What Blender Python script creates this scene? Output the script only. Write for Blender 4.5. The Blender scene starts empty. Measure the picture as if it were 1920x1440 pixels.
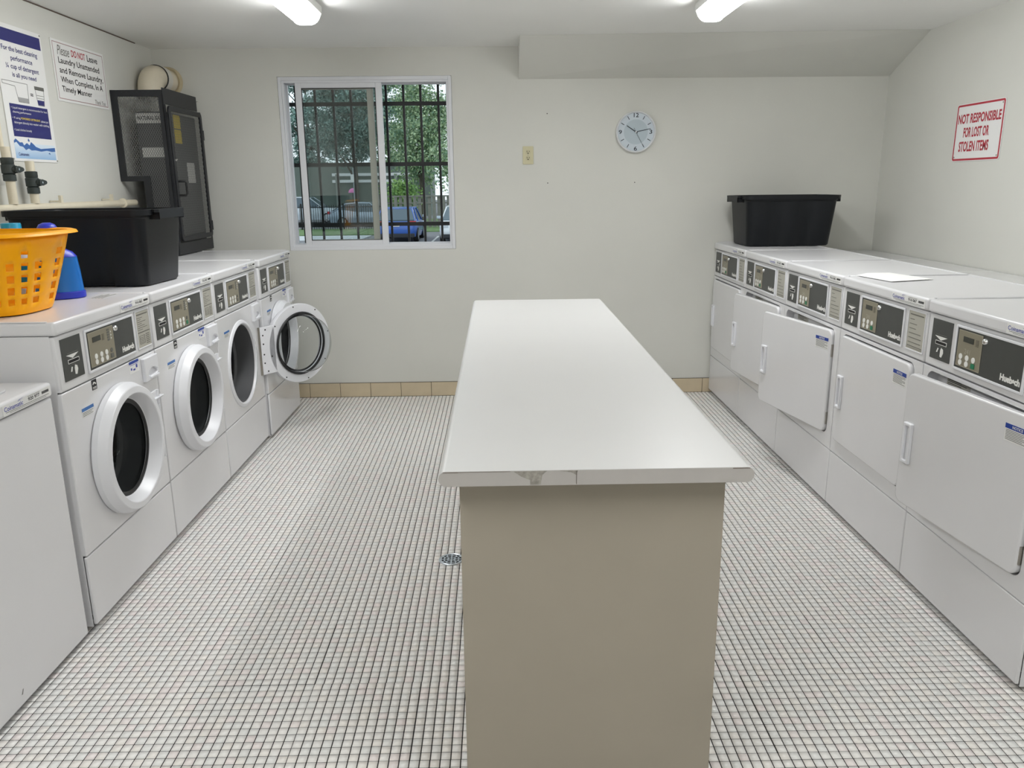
import bpy, bmesh, math, random
import numpy as np
from mathutils import Matrix, Vector

random.seed(7)
PI = math.pi
scene = bpy.context.scene
COL = scene.collection

# ------------------------------------------------------------------ camera
F_PX, PITCH, YAW, ROLL, CAM_H = 1478.5, .2477, .0154, -.0107, 1.4384
cp, sp = math.cos(PITCH), math.sin(PITCH)
cy, sy = math.cos(YAW), math.sin(YAW)
cr, sr = math.cos(ROLL), math.sin(ROLL)
xv = Vector((cy, -sy, 0)); yv = Vector((sy, cy, 0)); zv = Vector((0, 0, 1))
fwd = cp * yv - sp * zv
upv = sp * yv + cp * zv
right = cr * xv + sr * upv
up = cr * upv - sr * xv
cam_data = bpy.data.cameras.new('camera')
cam_data.sensor_fit = 'HORIZONTAL'
cam_data.sensor_width = 36.0
cam_data.lens = 36.0 * F_PX / 1920.0
cam_data.clip_start = .02
cam_data.clip_end = 400
cam = bpy.data.objects.new('camera', cam_data)
m3 = Matrix((right, up, -fwd)).transposed()
cam.matrix_world = Matrix.Translation((0, 0, CAM_H)) @ m3.to_4x4()
COL.objects.link(cam)
scene.camera = cam

# ------------------------------------------------------------------ world, exposure
LAMP_STRENGTH = 32.0
SKY = (.80, .90, .95)
SKY_STRENGTH = 1.25
world = bpy.data.worlds.new('overcast_sky')
scene.world = world
world.use_nodes = True
bg = world.node_tree.nodes['Background']
bg.inputs[0].default_value = (*SKY, 1)
bg.inputs[1].default_value = SKY_STRENGTH
scene.view_settings.view_transform = 'Standard'
scene.view_settings.look = 'None'
scene.view_settings.exposure = 0.0
scene.view_settings.gamma = 1.0
scene.view_settings.use_curve_mapping = False
scene.cycles.max_bounces = 10
scene.cycles.diffuse_bounces = 5
scene.cycles.transparent_max_bounces = 16

# ------------------------------------------------------------------ materials
MATS = {}


def srgb(r, g, b):
    def c(v):
        v /= 255.0
        return v / 12.92 if v <= .04045 else ((v + .055) / 1.055) ** 2.4
    return (c(r), c(g), c(b))


def mat(name, col, rough=.5, metal=0.0, noise=0.0, nscale=8.0, bump=0.0, bscale=200.0,
        emit=None, estr=0.0, spec=.5, coat=0.0, detail=3.0):
    if name in MATS:
        return MATS[name]
    m = bpy.data.materials.new(name)
    m.use_nodes = True
    nt = m.node_tree
    b = nt.nodes['Principled BSDF']
    b.inputs['Base Color'].default_value = (*col, 1)
    b.inputs['Roughness'].default_value = rough
    b.inputs['Metallic'].default_value = metal
    b.inputs['Specular IOR Level'].default_value = spec
    if coat:
        b.inputs['Coat Weight'].default_value = coat
        b.inputs['Coat Roughness'].default_value = .08
    tc = None
    if noise or bump:
        tc = nt.nodes.new('ShaderNodeTexCoord')
    if noise:
        n = nt.nodes.new('ShaderNodeTexNoise')
        n.inputs['Scale'].default_value = nscale
        n.inputs['Detail'].default_value = detail
        nt.links.new(tc.outputs['Object'], n.inputs['Vector'])
        r = nt.nodes.new('ShaderNodeValToRGB')
        r.color_ramp.elements[0].position = .3
        r.color_ramp.elements[1].position = .7
        r.color_ramp.elements[0].color = (*[max(0, c * (1 - noise)) for c in col], 1)
        r.color_ramp.elements[1].color = (*[min(1, c * (1 + noise)) for c in col], 1)
        nt.links.new(n.outputs['Fac'], r.inputs['Fac'])
        nt.links.new(r.outputs['Color'], b.inputs['Base Color'])
    if bump:
        n2 = nt.nodes.new('ShaderNodeTexNoise')
        n2.inputs['Scale'].default_value = bscale
        n2.inputs['Detail'].default_value = 2
        nt.links.new(tc.outputs['Object'], n2.inputs['Vector'])
        bp = nt.nodes.new('ShaderNodeBump')
        bp.inputs['Strength'].default_value = bump
        bp.inputs['Distance'].default_value = .002
        nt.links.new(n2.outputs['Fac'], bp.inputs['Height'])
        nt.links.new(bp.outputs['Normal'], b.inputs['Normal'])
    if emit:
        b.inputs['Emission Color'].default_value = (*emit, 1)
        b.inputs['Emission Strength'].default_value = estr
    MATS[name] = m
    return m


def glass_mat(name, tint, ior=1.45, rough=.0):
    if name in MATS:
        return MATS[name]
    m = bpy.data.materials.new(name)
    m.use_nodes = True
    nt = m.node_tree
    nt.nodes.clear()
    out = nt.nodes.new('ShaderNodeOutputMaterial')
    tr = nt.nodes.new('ShaderNodeBsdfTransparent')
    tr.inputs[0].default_value = (*tint, 1)
    gl = nt.nodes.new('ShaderNodeBsdfGlossy')
    gl.inputs['Roughness'].default_value = rough
    fr = nt.nodes.new('ShaderNodeFresnel')
    fr.inputs[0].default_value = ior
    mx = nt.nodes.new('ShaderNodeMixShader')
    # same reflectance from either side of a thin sheet
    ge = nt.nodes.new('ShaderNodeNewGeometry')
    mr = nt.nodes.new('ShaderNodeMapRange')
    mr.inputs['To Min'].default_value = ior
    mr.inputs['To Max'].default_value = 1.0 / ior
    nt.links.new(ge.outputs['Backfacing'], mr.inputs['Value'])
    nt.links.new(mr.outputs[0], fr.inputs[0])
    nt.links.new(fr.outputs[0], mx.inputs[0])
    nt.links.new(tr.outputs[0], mx.inputs[1])
    nt.links.new(gl.outputs[0], mx.inputs[2])
    nt.links.new(mx.outputs[0], out.inputs[0])
    MATS[name] = m
    return m


WALL = mat('wall_paint', srgb(213, 213, 206), .6, noise=.02, nscale=2.5, bump=.15, bscale=350)
CEIL = mat('ceiling_paint', srgb(242, 242, 239), .4, noise=.02, nscale=1.5, bump=.1, bscale=250)
SOFFIT = WALL
GROUT = mat('dark_grout', srgb(30, 25, 25), .85, noise=.15, nscale=40)
TILES = [mat('tile_white', srgb(240, 238, 235), .3, noise=.03, nscale=60),
         mat('tile_cool', srgb(236, 236, 234), .3, noise=.03, nscale=60),
         mat('tile_warm', srgb(241, 237, 232), .3, noise=.03, nscale=60),
         mat('tile_pink', srgb(240, 232, 230), .32, noise=.03, nscale=60)]
BASETILE = mat('base_tile', srgb(203, 188, 160), .35, noise=.04, nscale=12)
BASEGROUT = mat('base_grout', srgb(88, 76, 62), .8)
ENAMEL = mat('white_enamel', srgb(222, 222, 224), .22, noise=.012, nscale=4, coat=.4)
ENAMEL2 = mat('white_enamel_lid', srgb(222, 222, 224), .32, noise=.012, nscale=4, coat=.2)
PLASTIC = mat('white_plastic', srgb(228, 229, 233), .3)
CAB_SIDE = mat('cabinet_side', srgb(222, 222, 224), .35)
DARKGAP = mat('hole_shade', srgb(28, 27, 27), .8)  # near-black, paints the shade inside slots and screw holes
PANEL = mat('charcoal_panel', srgb(66, 68, 66), .4, noise=.04, nscale=25)
GOLD = mat('bronze_keypad', srgb(146, 140, 122), .35, metal=.25)
LCD = mat('dark_display', srgb(44, 46, 40), .15)
PRINTW = mat('white_print', srgb(232, 232, 228), .5)
PRINTK = mat('black_print', srgb(30, 30, 34), .6)
PRINTG = mat('grey_print', srgb(105, 105, 100), .6)
LABELG = mat('grey_label', srgb(176, 174, 164), .45)
LABELW = mat('white_label', srgb(232, 232, 230), .45)
BLUEP = mat('blue_print', srgb(28, 62, 150), .5)
LOGOBLUE = mat('logo_blue', srgb(52, 62, 160), .5)
GREEN = mat('green_key', srgb(20, 120, 84), .4)
REDP = mat('red_print', srgb(176, 44, 60), .5)
GREENP = mat('green_print', srgb(30, 135, 75), .5)
CHROME = mat('chrome', (.75, .75, .75), .15, metal=1)
STEEL = mat('steel', (.42, .40, .36), .35, metal=1, noise=.1, nscale=30)
RUBBER = mat('grey_rubber', srgb(84, 85, 87), .55)
SEAL = mat('black_seal', srgb(28, 28, 30), .5)
DRUM = mat('drum_steel', (.46, .46, .46), .35, metal=1.0)
DOORGLASS = glass_mat('door_glass', (.86, .88, .88), 1.3)
WINGLASS = glass_mat('window_glass', (.90, .92, .92), 1.5)
VINYL = mat('white_vinyl', srgb(222, 224, 228), .35)
VINYLB = mat('beige_vinyl', srgb(200, 196, 184), .4)
BLACKIRON = mat('black_iron', srgb(22, 23, 25), .5)
CAGE = mat('black_cage_paint', srgb(27, 29, 33), .45, noise=.1, nscale=20)
MESHM = mat('cage_mesh_paint', srgb(112, 113, 112), .45)
TOTE = mat('black_tote_plastic', srgb(17, 20, 24), .45, noise=.06, nscale=10, spec=.3)
YELLOW = mat('yellow_plastic', srgb(255, 176, 0), .4, spec=.3)
BOTTLE = mat('blue_bottle', srgb(12, 106, 190), .3)
BOTTLECAP = mat('royal_blue_cap', srgb(40, 56, 190), .35)
TURQ = mat('turquoise_cap', srgb(20, 150, 190), .35)
PVC = mat('cream_pipe', srgb(216, 208, 186), .4, noise=.03, nscale=20)
FLUE = mat('cream_flue', srgb(224, 214, 192), .4, noise=.04, nscale=15)
FLANGE = mat('old_cream_flange', srgb(196, 182, 150), .5, noise=.08, nscale=15)
VALVE = mat('dark_green_valve', srgb(48, 56, 54), .5)
COUNTER = mat('white_laminate', srgb(211, 211, 210), .38, noise=.006, nscale=6)
EDGE = mat('grey_edge_band', srgb(176, 172, 168), .5, noise=.02, nscale=30)
WORN = mat('worn_edge', srgb(150, 146, 138), .8, noise=.25, nscale=120)
TAUPE = mat('taupe_panel', srgb(160, 152, 138), .55, noise=.03, nscale=4)
IVORY = mat('ivory_plate', srgb(206, 200, 166), .4)
PAPER = mat('white_paper', srgb(244, 244, 242), .6)
LAMPHOUSE = mat('lamp_housing', srgb(224, 224, 220), .4)
DIFFUSER = mat('lamp_diffuser', (.9, .9, .88), .4, emit=(.985, .995, 1.0), estr=LAMP_STRENGTH)
NAVY = mat('navy_print', srgb(44, 46, 110), .5)
YEL_P = mat('yellow_print', srgb(214, 190, 60), .5)

# ------------------------------------------------------------------ geometry helpers
CACHE = {}


def setp(o, label=None, cat=None, group=None, kind=None):
    if label: o['label'] = label
    if cat: o['category'] = cat
    if group: o['group'] = group
    if kind: o['kind'] = kind
    return o


def thing(name, label, cat, loc=(0, 0, 0), rz=0.0, group=None):
    o = bpy.data.objects.new(name, None)
    o.empty_display_size = .05
    COL.objects.link(o)
    o.location = loc
    o.rotation_euler = (0, 0, rz)
    return setp(o, label, cat, group)


class MB:
    def __init__(self):
        self.v, self.f, self.mi = [], [], []
        self.cur = 0

    def add(self, vs, fs):
        n = len(self.v)
        self.v += [tuple(p) for p in vs]
        for q in fs:
            self.f.append(tuple(i + n for i in q))
            self.mi.append(self.cur)
        return self

    def box(self, x0, x1, y0, y1, z0, z1, skip=()):
        vs = [(x, y, z) for z in (z0, z1) for y in (y0, y1) for x in (x0, x1)]
        fs = {'bottom': (0, 2, 3, 1), 'top': (4, 5, 7, 6), 'front': (0, 1, 5, 4), 'back': (2, 6, 7, 3),
              'left': (0, 4, 6, 2), 'right': (1, 3, 7, 5)}
        return self.add(vs, [q for k, q in fs.items() if k not in skip])

    def prism(self, poly, axis, a0, a1):
        """poly: list of 2D points; axis 'x': (y,z)  'y': (x,z)  'z': (x,y)"""
        n = len(poly)

        def P(p, a):
            if axis == 'x': return (a, p[0], p[1])
            if axis == 'y': return (p[0], a, p[1])
            return (p[0], p[1], a)
        vs = [P(p, a0) for p in poly] + [P(p, a1) for p in poly]
        fs = [tuple(range(n)), tuple(reversed(range(n, 2 * n)))]
        fs += [(i, i + n, (i + 1) % n + n, (i + 1) % n) for i in range(n)]
        return self.add(vs, fs)

    def lathe(self, prof, axis='z', c=(0, 0, 0), seg=32, a0=0.0, a1=2 * PI):
        """prof: (r,h) list, closed full turn unless a range is given"""
        full = abs(a1 - a0 - 2 * PI) < 1e-6
        k = seg if full else seg + 1
        vs, fs = [], []
        for i in range(k):
            a = a0 + (a1 - a0) * i / seg
            ca, sa = math.cos(a), math.sin(a)
            for r, h in prof:
                if axis == 'z': p = (c[0] + r * ca, c[1] + r * sa, c[2] + h)
                elif axis == 'y': p = (c[0] + r * ca, c[1] + h, c[2] + r * sa)
                else: p = (c[0] + h, c[1] + r * ca, c[2] + r * sa)
                vs.append(p)
        n = len(prof)
        for i in range(seg):
            j = (i + 1) % k
            for t in range(n - 1):
                fs.append((i * n + t, j * n + t, j * n + t + 1, i * n + t + 1))
        return self.add(vs, fs)

    def cyl(self, c, axis, r, h0, h1, seg=20):
        return self.lathe([(0, h0), (r, h0), (r, h1), (0, h1)], axis, c, seg)

    def tube(self, path, r, seg=10, caps=True):
        path = [Vector(p) for p in path]
        n = len(path)
        vs, fs = [], []
        ref = None
        for i, p in enumerate(path):
            t = (path[min(i + 1, n - 1)] - path[max(i - 1, 0)]).normalized()
            if ref is None:
                ref = Vector((0, 0, 1)) if abs(t.z) < .9 else Vector((1, 0, 0))
            a = t.cross(ref).normalized()
            b = a.cross(t).normalized()
            ref = b
            rr = r[i] if isinstance(r, (list, tuple)) else r
            for k in range(seg):
                an = 2 * PI * k / seg
                vs.append(p + a * rr * math.cos(an) + b * rr * math.sin(an))
        for i in range(n - 1):
            for k in range(seg):
                k2 = (k + 1) % seg
                fs.append((i * seg + k, i * seg + k2, (i + 1) * seg + k2, (i + 1) * seg + k))
        if caps:
            fs.append(tuple(reversed(range(seg))))
            fs.append(tuple(range((n - 1) * seg, n * seg)))
        return self.add(vs, fs)

    def rings(self, rings, cap0=False, cap1=False):
        n = len(rings[0])
        vs = [p for r in rings for p in r]
        fs = []
        for i in range(len(rings) - 1):
            for k in range(n):
                k2 = (k + 1) % n
                fs.append((i * n + k, i * n + k2, (i + 1) * n + k2, (i + 1) * n + k))
        if cap0: fs.append(tuple(reversed(range(n))))
        if cap1: fs.append(tuple(range((len(rings) - 1) * n, len(rings) * n)))
        return self.add(vs, fs)

    def mesh(self, name, mats, smooth=None):
        me = bpy.data.meshes.new(name)
        me.from_pydata(self.v, [], self.f)
        if not isinstance(mats, (list, tuple)):
            mats = [mats]
        for m in mats:
            me.materials.append(m)
        if len(mats) > 1:
            me.polygons.foreach_set('material_index', self.mi)
        bm = bmesh.new()
        bm.from_mesh(me)
        bmesh.ops.remove_doubles(bm, verts=bm.verts, dist=1e-6)
        bmesh.ops.recalc_face_normals(bm, faces=bm.faces)
        bm.to_mesh(me)
        bm.free()
        if smooth is not None:
            me.polygons.foreach_set('use_smooth', [True] * len(me.polygons))
            me.set_sharp_from_angle(angle=math.radians(smooth))
        me.update()
        return me


def link(name, me, parent=None, loc=(0, 0, 0), rot=(0, 0, 0), bevel=0.0, bseg=2):
    o = bpy.data.objects.new(name, me)
    COL.objects.link(o)
    o.parent = parent
    o.location = loc
    o.rotation_euler = rot
    if bevel:
        b = o.modifiers.new('bevel', 'BEVEL')
        b.width = bevel
        b.segments = bseg
        b.limit_method = 'ANGLE'
        b.angle_limit = math.radians(40)
        b.harden_normals = False
    return o


def part(name, fn, mats, parent=None, loc=(0, 0, 0), rot=(0, 0, 0), bevel=0.0, bseg=2, smooth=None, key=None, label=None, kind=None):
    """fn(MB) fills the builder; key shares the mesh between copies"""
    if key is not None and key in CACHE:
        me = CACHE[key]
    else:
        mb = MB()
        fn(mb)
        me = mb.mesh(name, mats, 30 if (smooth is None and bevel) else smooth)
        if key is not None:
            CACHE[key] = me
    o = link(name, me, parent, loc, rot, bevel, bseg)
    if label: o['label'] = label
    if kind: o['kind'] = kind
    return o


def boxp(name, b, mats, parent=None, bevel=0.0, bseg=2, loc=(0, 0, 0), key=None, label=None):
    return part(name, lambda m: m.box(*b), mats, parent, loc, bevel=bevel, bseg=bseg, key=key, label=label)


def rrect(x0, x1, z0, z1, r, seg=5):
    pts = []
    for cx, cz, a in ((x1 - r, z0 + r, -90), (x1 - r, z1 - r, 0), (x0 + r, z1 - r, 90), (x0 + r, z0 + r, 180)):
        for i in range(seg + 1):
            t = math.radians(a + 90 * i / seg)
            pts.append((cx + r * math.cos(t), cz + r * math.sin(t)))
    return pts


def textmesh(body, bold=0.0, shear=0.0, space=1.0):
    """flat text mesh scaled to width 1 and height 1 later; cached"""
    k = ('txt', body, bold, shear, space)
    if k in CACHE:
        return CACHE[k]
    cu = bpy.data.curves.new('lettering', 'FONT')
    cu.body = body
    cu.size = 1.0
    cu.offset = bold
    cu.shear = shear
    cu.space_character = space
    cu.resolution_u = 3
    ob = bpy.data.objects.new('lettering_source', cu)
    COL.objects.link(ob)
    dg = bpy.context.evaluated_depsgraph_get()
    me = bpy.data.meshes.new_from_object(ob.evaluated_get(dg))
    bpy.data.objects.remove(ob)
    bpy.data.curves.remove(cu)
    me.name = 'lettering'
    xs = np.array([v.co[:2] for v in me.vertices])
    CACHE[k] = (me, xs.min(0), xs.max(0))
    return CACHE[k]


TEXT_JOBS = []


def text_in(body, x0, x1, z0, z1, y, m, parent, bold=0.0, shear=0.0, name='lettering', space=1.0):
    """lettering that fills the box x0..x1 / z0..z1 on a plane facing -y in the parent's frame"""
    TEXT_JOBS.append((body, x0, x1, z0, z1, y, m, parent, bold, shear, name, space))


def run_text_jobs():
    # all lettering made in one go: one evaluation of the scene
    need = {}
    for j in TEXT_JOBS:
        k = (j[0], j[8], j[9], j[11])
        if k in need: continue
        cu = bpy.data.curves.new('lettering', 'FONT')
        cu.body = j[0]; cu.size = 1.0; cu.offset = j[8]; cu.shear = j[9]; cu.space_character = j[11]
        cu.resolution_u = 3
        ob = bpy.data.objects.new('lettering_source', cu)
        COL.objects.link(ob)
        need[k] = (ob, cu)
    dg = bpy.context.evaluated_depsgraph_get()
    dg.update()
    src = {}
    for k, (ob, cu) in need.items():
        me = bpy.data.meshes.new_from_object(ob.evaluated_get(dg))
        n = len(me.vertices)
        co = np.empty(n * 3); me.vertices.foreach_get('co', co); co = co.reshape(-1, 3)
        faces = [tuple(p.vertices) for p in me.polygons]
        src[k] = (co, faces)
        bpy.data.meshes.remove(me)
    for k, (ob, cu) in need.items():
        bpy.data.objects.remove(ob); bpy.data.curves.remove(cu)
    shared = {}
    for (body, x0, x1, z0, z1, y, m, parent, bold, shear, name, space) in TEXT_JOBS:
        sk = (body, bold, shear, space, round(x1 - x0, 5), round(z1 - z0, 5), m.name)
        if sk not in shared:
            co, faces = src[(body, bold, shear, space)]
            lo, hi = co.min(0), co.max(0)
            v = [((p[0] - lo[0]) / (hi[0] - lo[0]) * (x1 - x0), 0.0, (p[1] - lo[1]) / (hi[1] - lo[1]) * (z1 - z0)) for p in co]
            me = bpy.data.meshes.new(name)
            me.from_pydata(v, [], faces)
            me.materials.append(m)
            shared[sk] = me
        link(name, shared[sk], parent, (x0, y, z0))


# ================================================================== ROOM
XLW, XRW, YB, YF, ZC = -2.18, 2.545, 5.39, -1.7, 2.292
WX0, WX1, WZ0, WZ1 = -1.40, -.285, 1.022, 2.122        # window opening
T = .24


def struct(name, fn, mats, **k):
    o = part(name, fn, mats, **k)
    o['kind'] = 'structure'
    return o


def back_wall(m):
    m.box(XLW - T, WX0, YB, YB + T, -.3, ZC + .2)
    m.box(WX1, XRW + T, YB, YB + T, -.3, ZC + .2)
    m.box(WX0, WX1, YB, YB + T, -.3, WZ0)
    m.box(WX0, WX1, YB, YB + T, WZ1, ZC + .2)


wall_back = struct('wall_back', back_wall, WALL)
struct('wall_left', lambda m: m.box(XLW - T, XLW, YF - T, YB, -.3, ZC + .2), WALL)
struct('wall_right', lambda m: m.box(XRW, XRW + T, YF - T, YB, -.3, ZC + .2), WALL)
struct('wall_front', lambda m: m.box(XLW, XRW, YF - T, YF, -.3, ZC + .2), WALL)
struct('ceiling', lambda m: m.box(XLW, XRW, YF, YB, ZC, ZC + .2), CEIL)
struct('trim_1', lambda m: m.box(XLW + .0005, XLW + .006, .5, 5.16, ZC - .005, ZC - .0005), mat('dark_seam', srgb(96, 84, 74), .8))  # thin dark strip along the joint of left wall and ceiling
# sloping soffit against the back wall, from the ceiling down to the wall
SX0 = .145
struct('trim_2', lambda m: m.add(
    [(SX0, YB - .0005, 2.094), (XRW - .0005, YB - .0005, 2.094), (SX0, YB - .0005, ZC - .0005), (XRW - .0005, YB - .0005, ZC - .0005),
     (SX0, 5.01, ZC - .0005), (XRW - .0005, 4.92, ZC - .0005)],
    [(0, 1, 5, 4), (0, 4, 2), (1, 3, 5), (2, 4, 5, 3), (0, 2, 3, 1)]), SOFFIT)

# floor: grout bed and mosaic tiles
floor = struct('floor', lambda m: m.box(XLW, XRW, YF, YB, -.2, -.0016), GROUT)
PX, PY, G = .02655, .0276, .0029
rng = np.random.default_rng(5)
nx = int((XRW - XLW) / PX); ny = int((YB - YF) / PY)
gx = .603 - PX * 104
ix, iy = np.meshgrid(np.arange(-2, nx + 2), np.arange(-1, ny + 2), indexing='ij')
ix = ix.ravel(); iy = iy.ravel()
ox = rng.uniform(-.0007, .0007, (64, 64)); oy = rng.uniform(-.0007, .0007, (64, 64))
sh = ((ix + 24) // 12) % 64, ((iy + 24) // 12) % 64
tx = gx + ix * PX + ox[sh]
ty = 5.385 - (iy + 1) * PY + oy[sh]
keep = (tx > XLW + .002) & (tx + PX < XRW) & (ty > YF + .01) & (ty + PY < YB + .002)
# nothing under the island
keep &= ~((tx > -.085) & (tx + PX < .47) & (ty > 1.57) & (ty + PY < 3.85))
tx, ty = tx[keep], ty[keep]
n = len(tx)
hx, hy = (PX - G), (PY - G)
tint = rng.choice(4, n, p=[.46, .26, .16, .12])


def tile_proto(w, h):
    b = .0004
    top = [(b, b, 0), (w - b, b, 0), (w - b, h - b, 0), (b, h - b, 0)]
    bot = [(0, 0, -.0016), (w, 0, -.0016), (w, h, -.0016), (0, h, -.0016)]
    return np.array(bot + top), np.array([(4, 5, 6, 7), (0, 1, 5, 4), (1, 2, 6, 5), (2, 3, 7, 6), (3, 0, 4, 7)])


pv, pf = tile_proto(hx, hy)
# the 300 tiles that show largest in the photo: the nearest in view and not hidden
d = np.hypot(tx, ty)
cyw = ty / np.maximum(1e-6, 1)
inview = (ty > 1.40) & (np.abs(tx) < .60 * ty + .22) & (tx < 1.46) & (tx > -1.35) & ~((tx > -.13) & (tx < .57))
order = np.argsort(np.where(inview, d, 1e9))
near = order[:300]
rest = np.setdiff1d(np.arange(n), near)
tile_meshes = []
for t in range(4):
    me = bpy.data.meshes.new('tile')
    me.from_pydata([tuple(p) for p in pv], [], [tuple(int(i) for i in q) for q in pf])
    me.materials.append(TILES[t])
    tile_meshes.append(me)
for i in near:
    link('tile', tile_meshes[tint[i]], floor, (float(tx[i]), float(ty[i]), 0.0))
k = len(rest)
off = np.stack([tx[rest], ty[rest], np.zeros(k)], 1)
V = (pv[None] + off[:, None]).reshape(-1, 3)
Fc = (pf[None] + (np.arange(k) * 8)[:, None, None]).reshape(-1, 4)
me = bpy.data.meshes.new('tile_field')
me.vertices.add(len(V)); me.vertices.foreach_set('co', V.ravel())
me.loops.add(Fc.size); me.loops.foreach_set('vertex_index', Fc.ravel())
me.polygons.add(len(Fc)); me.polygons.foreach_set('loop_start', np.arange(len(Fc)) * 4)
for m_ in TILES: me.materials.append(m_)
me.polygons.foreach_set('material_index', np.repeat(tint[rest], 5).astype(np.int32))
me.update(calc_edges=True)
o = link('tile_field', me, floor)
o['kind'] = 'stuff'

# tiled baseboard along the back wall
bb = struct('baseboard_back', lambda m: m.box(XLW + .01, XRW - .01, YB - .006, YB - .0005, .0, .101), BASEGROUT)
x = -1.335 - .2125 * 3
while x < XRW - .05:
    x1 = min(x + .2125, XRW - .015)
    part('tile', lambda m: m.box(0, x1 - x - .003, 0, .008, 0, .097), BASETILE, bb, (x + .0015, YB - .0105, .0015), bevel=.0015, key=('bt', round(x1 - x, 4)))
    x += .2125
part('tile', lambda m: m.box(0, .19, 0, .008, 0, .097), BASETILE, bb, (-2.165, YB - .0105, .0015), bevel=.0015)
# old screw holes in the back wall, their shade painted as flat dark discs
for hx_, hz_ in ((.334, 1.446), (.912, 1.444), (.33, 1.883)):
    part('screw_hole', lambda m: m.cyl((0, 0, 0), 'y', .0035, -.001, .0, 10), DARKGAP, wall_back, (hx_, YB, hz_), key='screwhole')

# ------------------------------------------------------------------ window
win = part('window_1', lambda m: None, VINYL) if False else None


def frame_ring(m, x0, x1, z0, z1, y0, y1, w, wb=None, wt=None):
    wb = w if wb is None else wb
    wt = w if wt is None else wt
    m.box(x0, x0 + w, y0, y1, z0, z1)
    m.box(x1 - w, x1, y0, y1, z0, z1)
    m.box(x0 + w, x1 - w, y0, y1, z0, z0 + wb)
    m.box(x0 + w, x1 - w, y0, y1, z1 - wt, z1)


e = .001
win = part('window_1', lambda m: (frame_ring(m, WX0 + e, WX1 - e, WZ0 + e, WZ1 - e, YB + .004, YB + .105, .022),), VINYL, bevel=.002)
win['kind'] = 'structure'


def tracks(m):
    x0, x1, z0, z1 = WX0 + .023, WX1 - .023, WZ0 + .023, WZ1 - .023
    for y0, y1, w in ((YB + .012, YB + .018, .014), (YB + .046, YB + .052, .014), (YB + .080, YB + .104, .020)):
        frame_ring(m, x0, x1, z0, z1, y0, y1, w)


part('window_track', tracks, VINYL, win)
# front sash slid to the left
s = part('sash', lambda m: frame_ring(m, -1.295, -.738, 1.046, 2.094, YB + .0195, YB + .0445, .040), VINYL, win, bevel=.003)
part('glass_pane', lambda m: m.box(-1.256, -.777, YB + .030, YB + .034, 1.085, 2.055), WINGLASS, s)
part('glazing_bead', lambda m: frame_ring(m, -1.2565, -.7765, 1.0845, 2.0555, YB + .024, YB + .028, .006), SEAL, s)
s2 = part('sash', lambda m: frame_ring(m, -1.303, -.800, 1.050, 2.088, YB + .0535, YB + .0785, .040), VINYLB, win, bevel=.003)
part('glass_pane', lambda m: m.box(-1.264, -.839, YB + .064, YB + .068, 1.089, 2.049), WINGLASS, s2)
part('window_sill', lambda m: m.box(WX0 + e, WX1 - e, YB + .106, YB + T - .001, WZ0 + e, WZ0 + .018), VINYL, win)
# security bars outside
bars = thing('security_grille', 'black iron security bars outside the sliding window', 'window bars', (-.84, YB + T + .022, WZ0 - .05))
for bx_ in (-1.335, -1.208, -1.087, -.970, -.853, -.735, -.619, -.505, -.387):
    part('bar', lambda m: m.box(-.0075, .0075, -.0075, .0075, .0, 1.22), BLACKIRON, bars, (bx_ * 1.0115 + .84, 0, 0), key='vbar')
for bz_ in (1.970, 1.581, 1.182):
    part('crossbar', lambda m: m.box(-.60, .60, -.013, -.0078, -.013, .013), BLACKIRON, bars, (0, 0, 1.4384 + (bz_ - 1.4384) * 1.0115 - WZ0 + .05), key='hbar')

# ================================================================== CEILING LIGHTS


def ceiling_light(x, y0, y1, label, end=''):
    t = thing('ceiling_light' + end, label, 'ceiling light', (x, (y0 + y1) / 2, ZC), 0, 'wraparound ceiling lights')
    L = (y1 - y0) / 2
    part('housing', lambda m: m.box(-.080, .080, -L, L, -.036, -.0008), LAMPHOUSE, t, key=('lh', L), bevel=.002)
    prof = [(-.074 + .148 * i / 14, -.037 - .048 * (1 - abs(2 * i / 14 - 1) ** 4)) for i in range(15)]
    part('diffuser' + end, lambda m: m.prism(prof, 'y', -L + .012, L - .012), DIFFUSER, t, smooth=50, key=('ld', L))
    prof2 = [(px_ * 1.03, pz_ * 1.03) for px_, pz_ in prof]
    for s_ in (-1, 1):
        a, b_ = sorted((s_ * (L - .0115), s_ * L))
        part('end_cap', lambda m: m.prism(prof2, 'y', a, b_), LAMPHOUSE, t, key=('lc', L, s_))


ceiling_light(-.925, 2.97, 4.20, 'lit white ceiling light on the washing machine side beside the window wall')
ceiling_light(1.065, 2.97, 4.20, 'lit white ceiling light on the dryer side near the sloping soffit')
ceiling_light(-.925, -.25, .98, 'lit white ceiling light at the open end of the room, washing machine side', '_offscreen')
ceiling_light(1.065, -.25, .98, 'lit white ceiling light at the open end of the room, dryer side', '_offscreen')

# ================================================================== MACHINES
H = 1.047
W = .683


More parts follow.
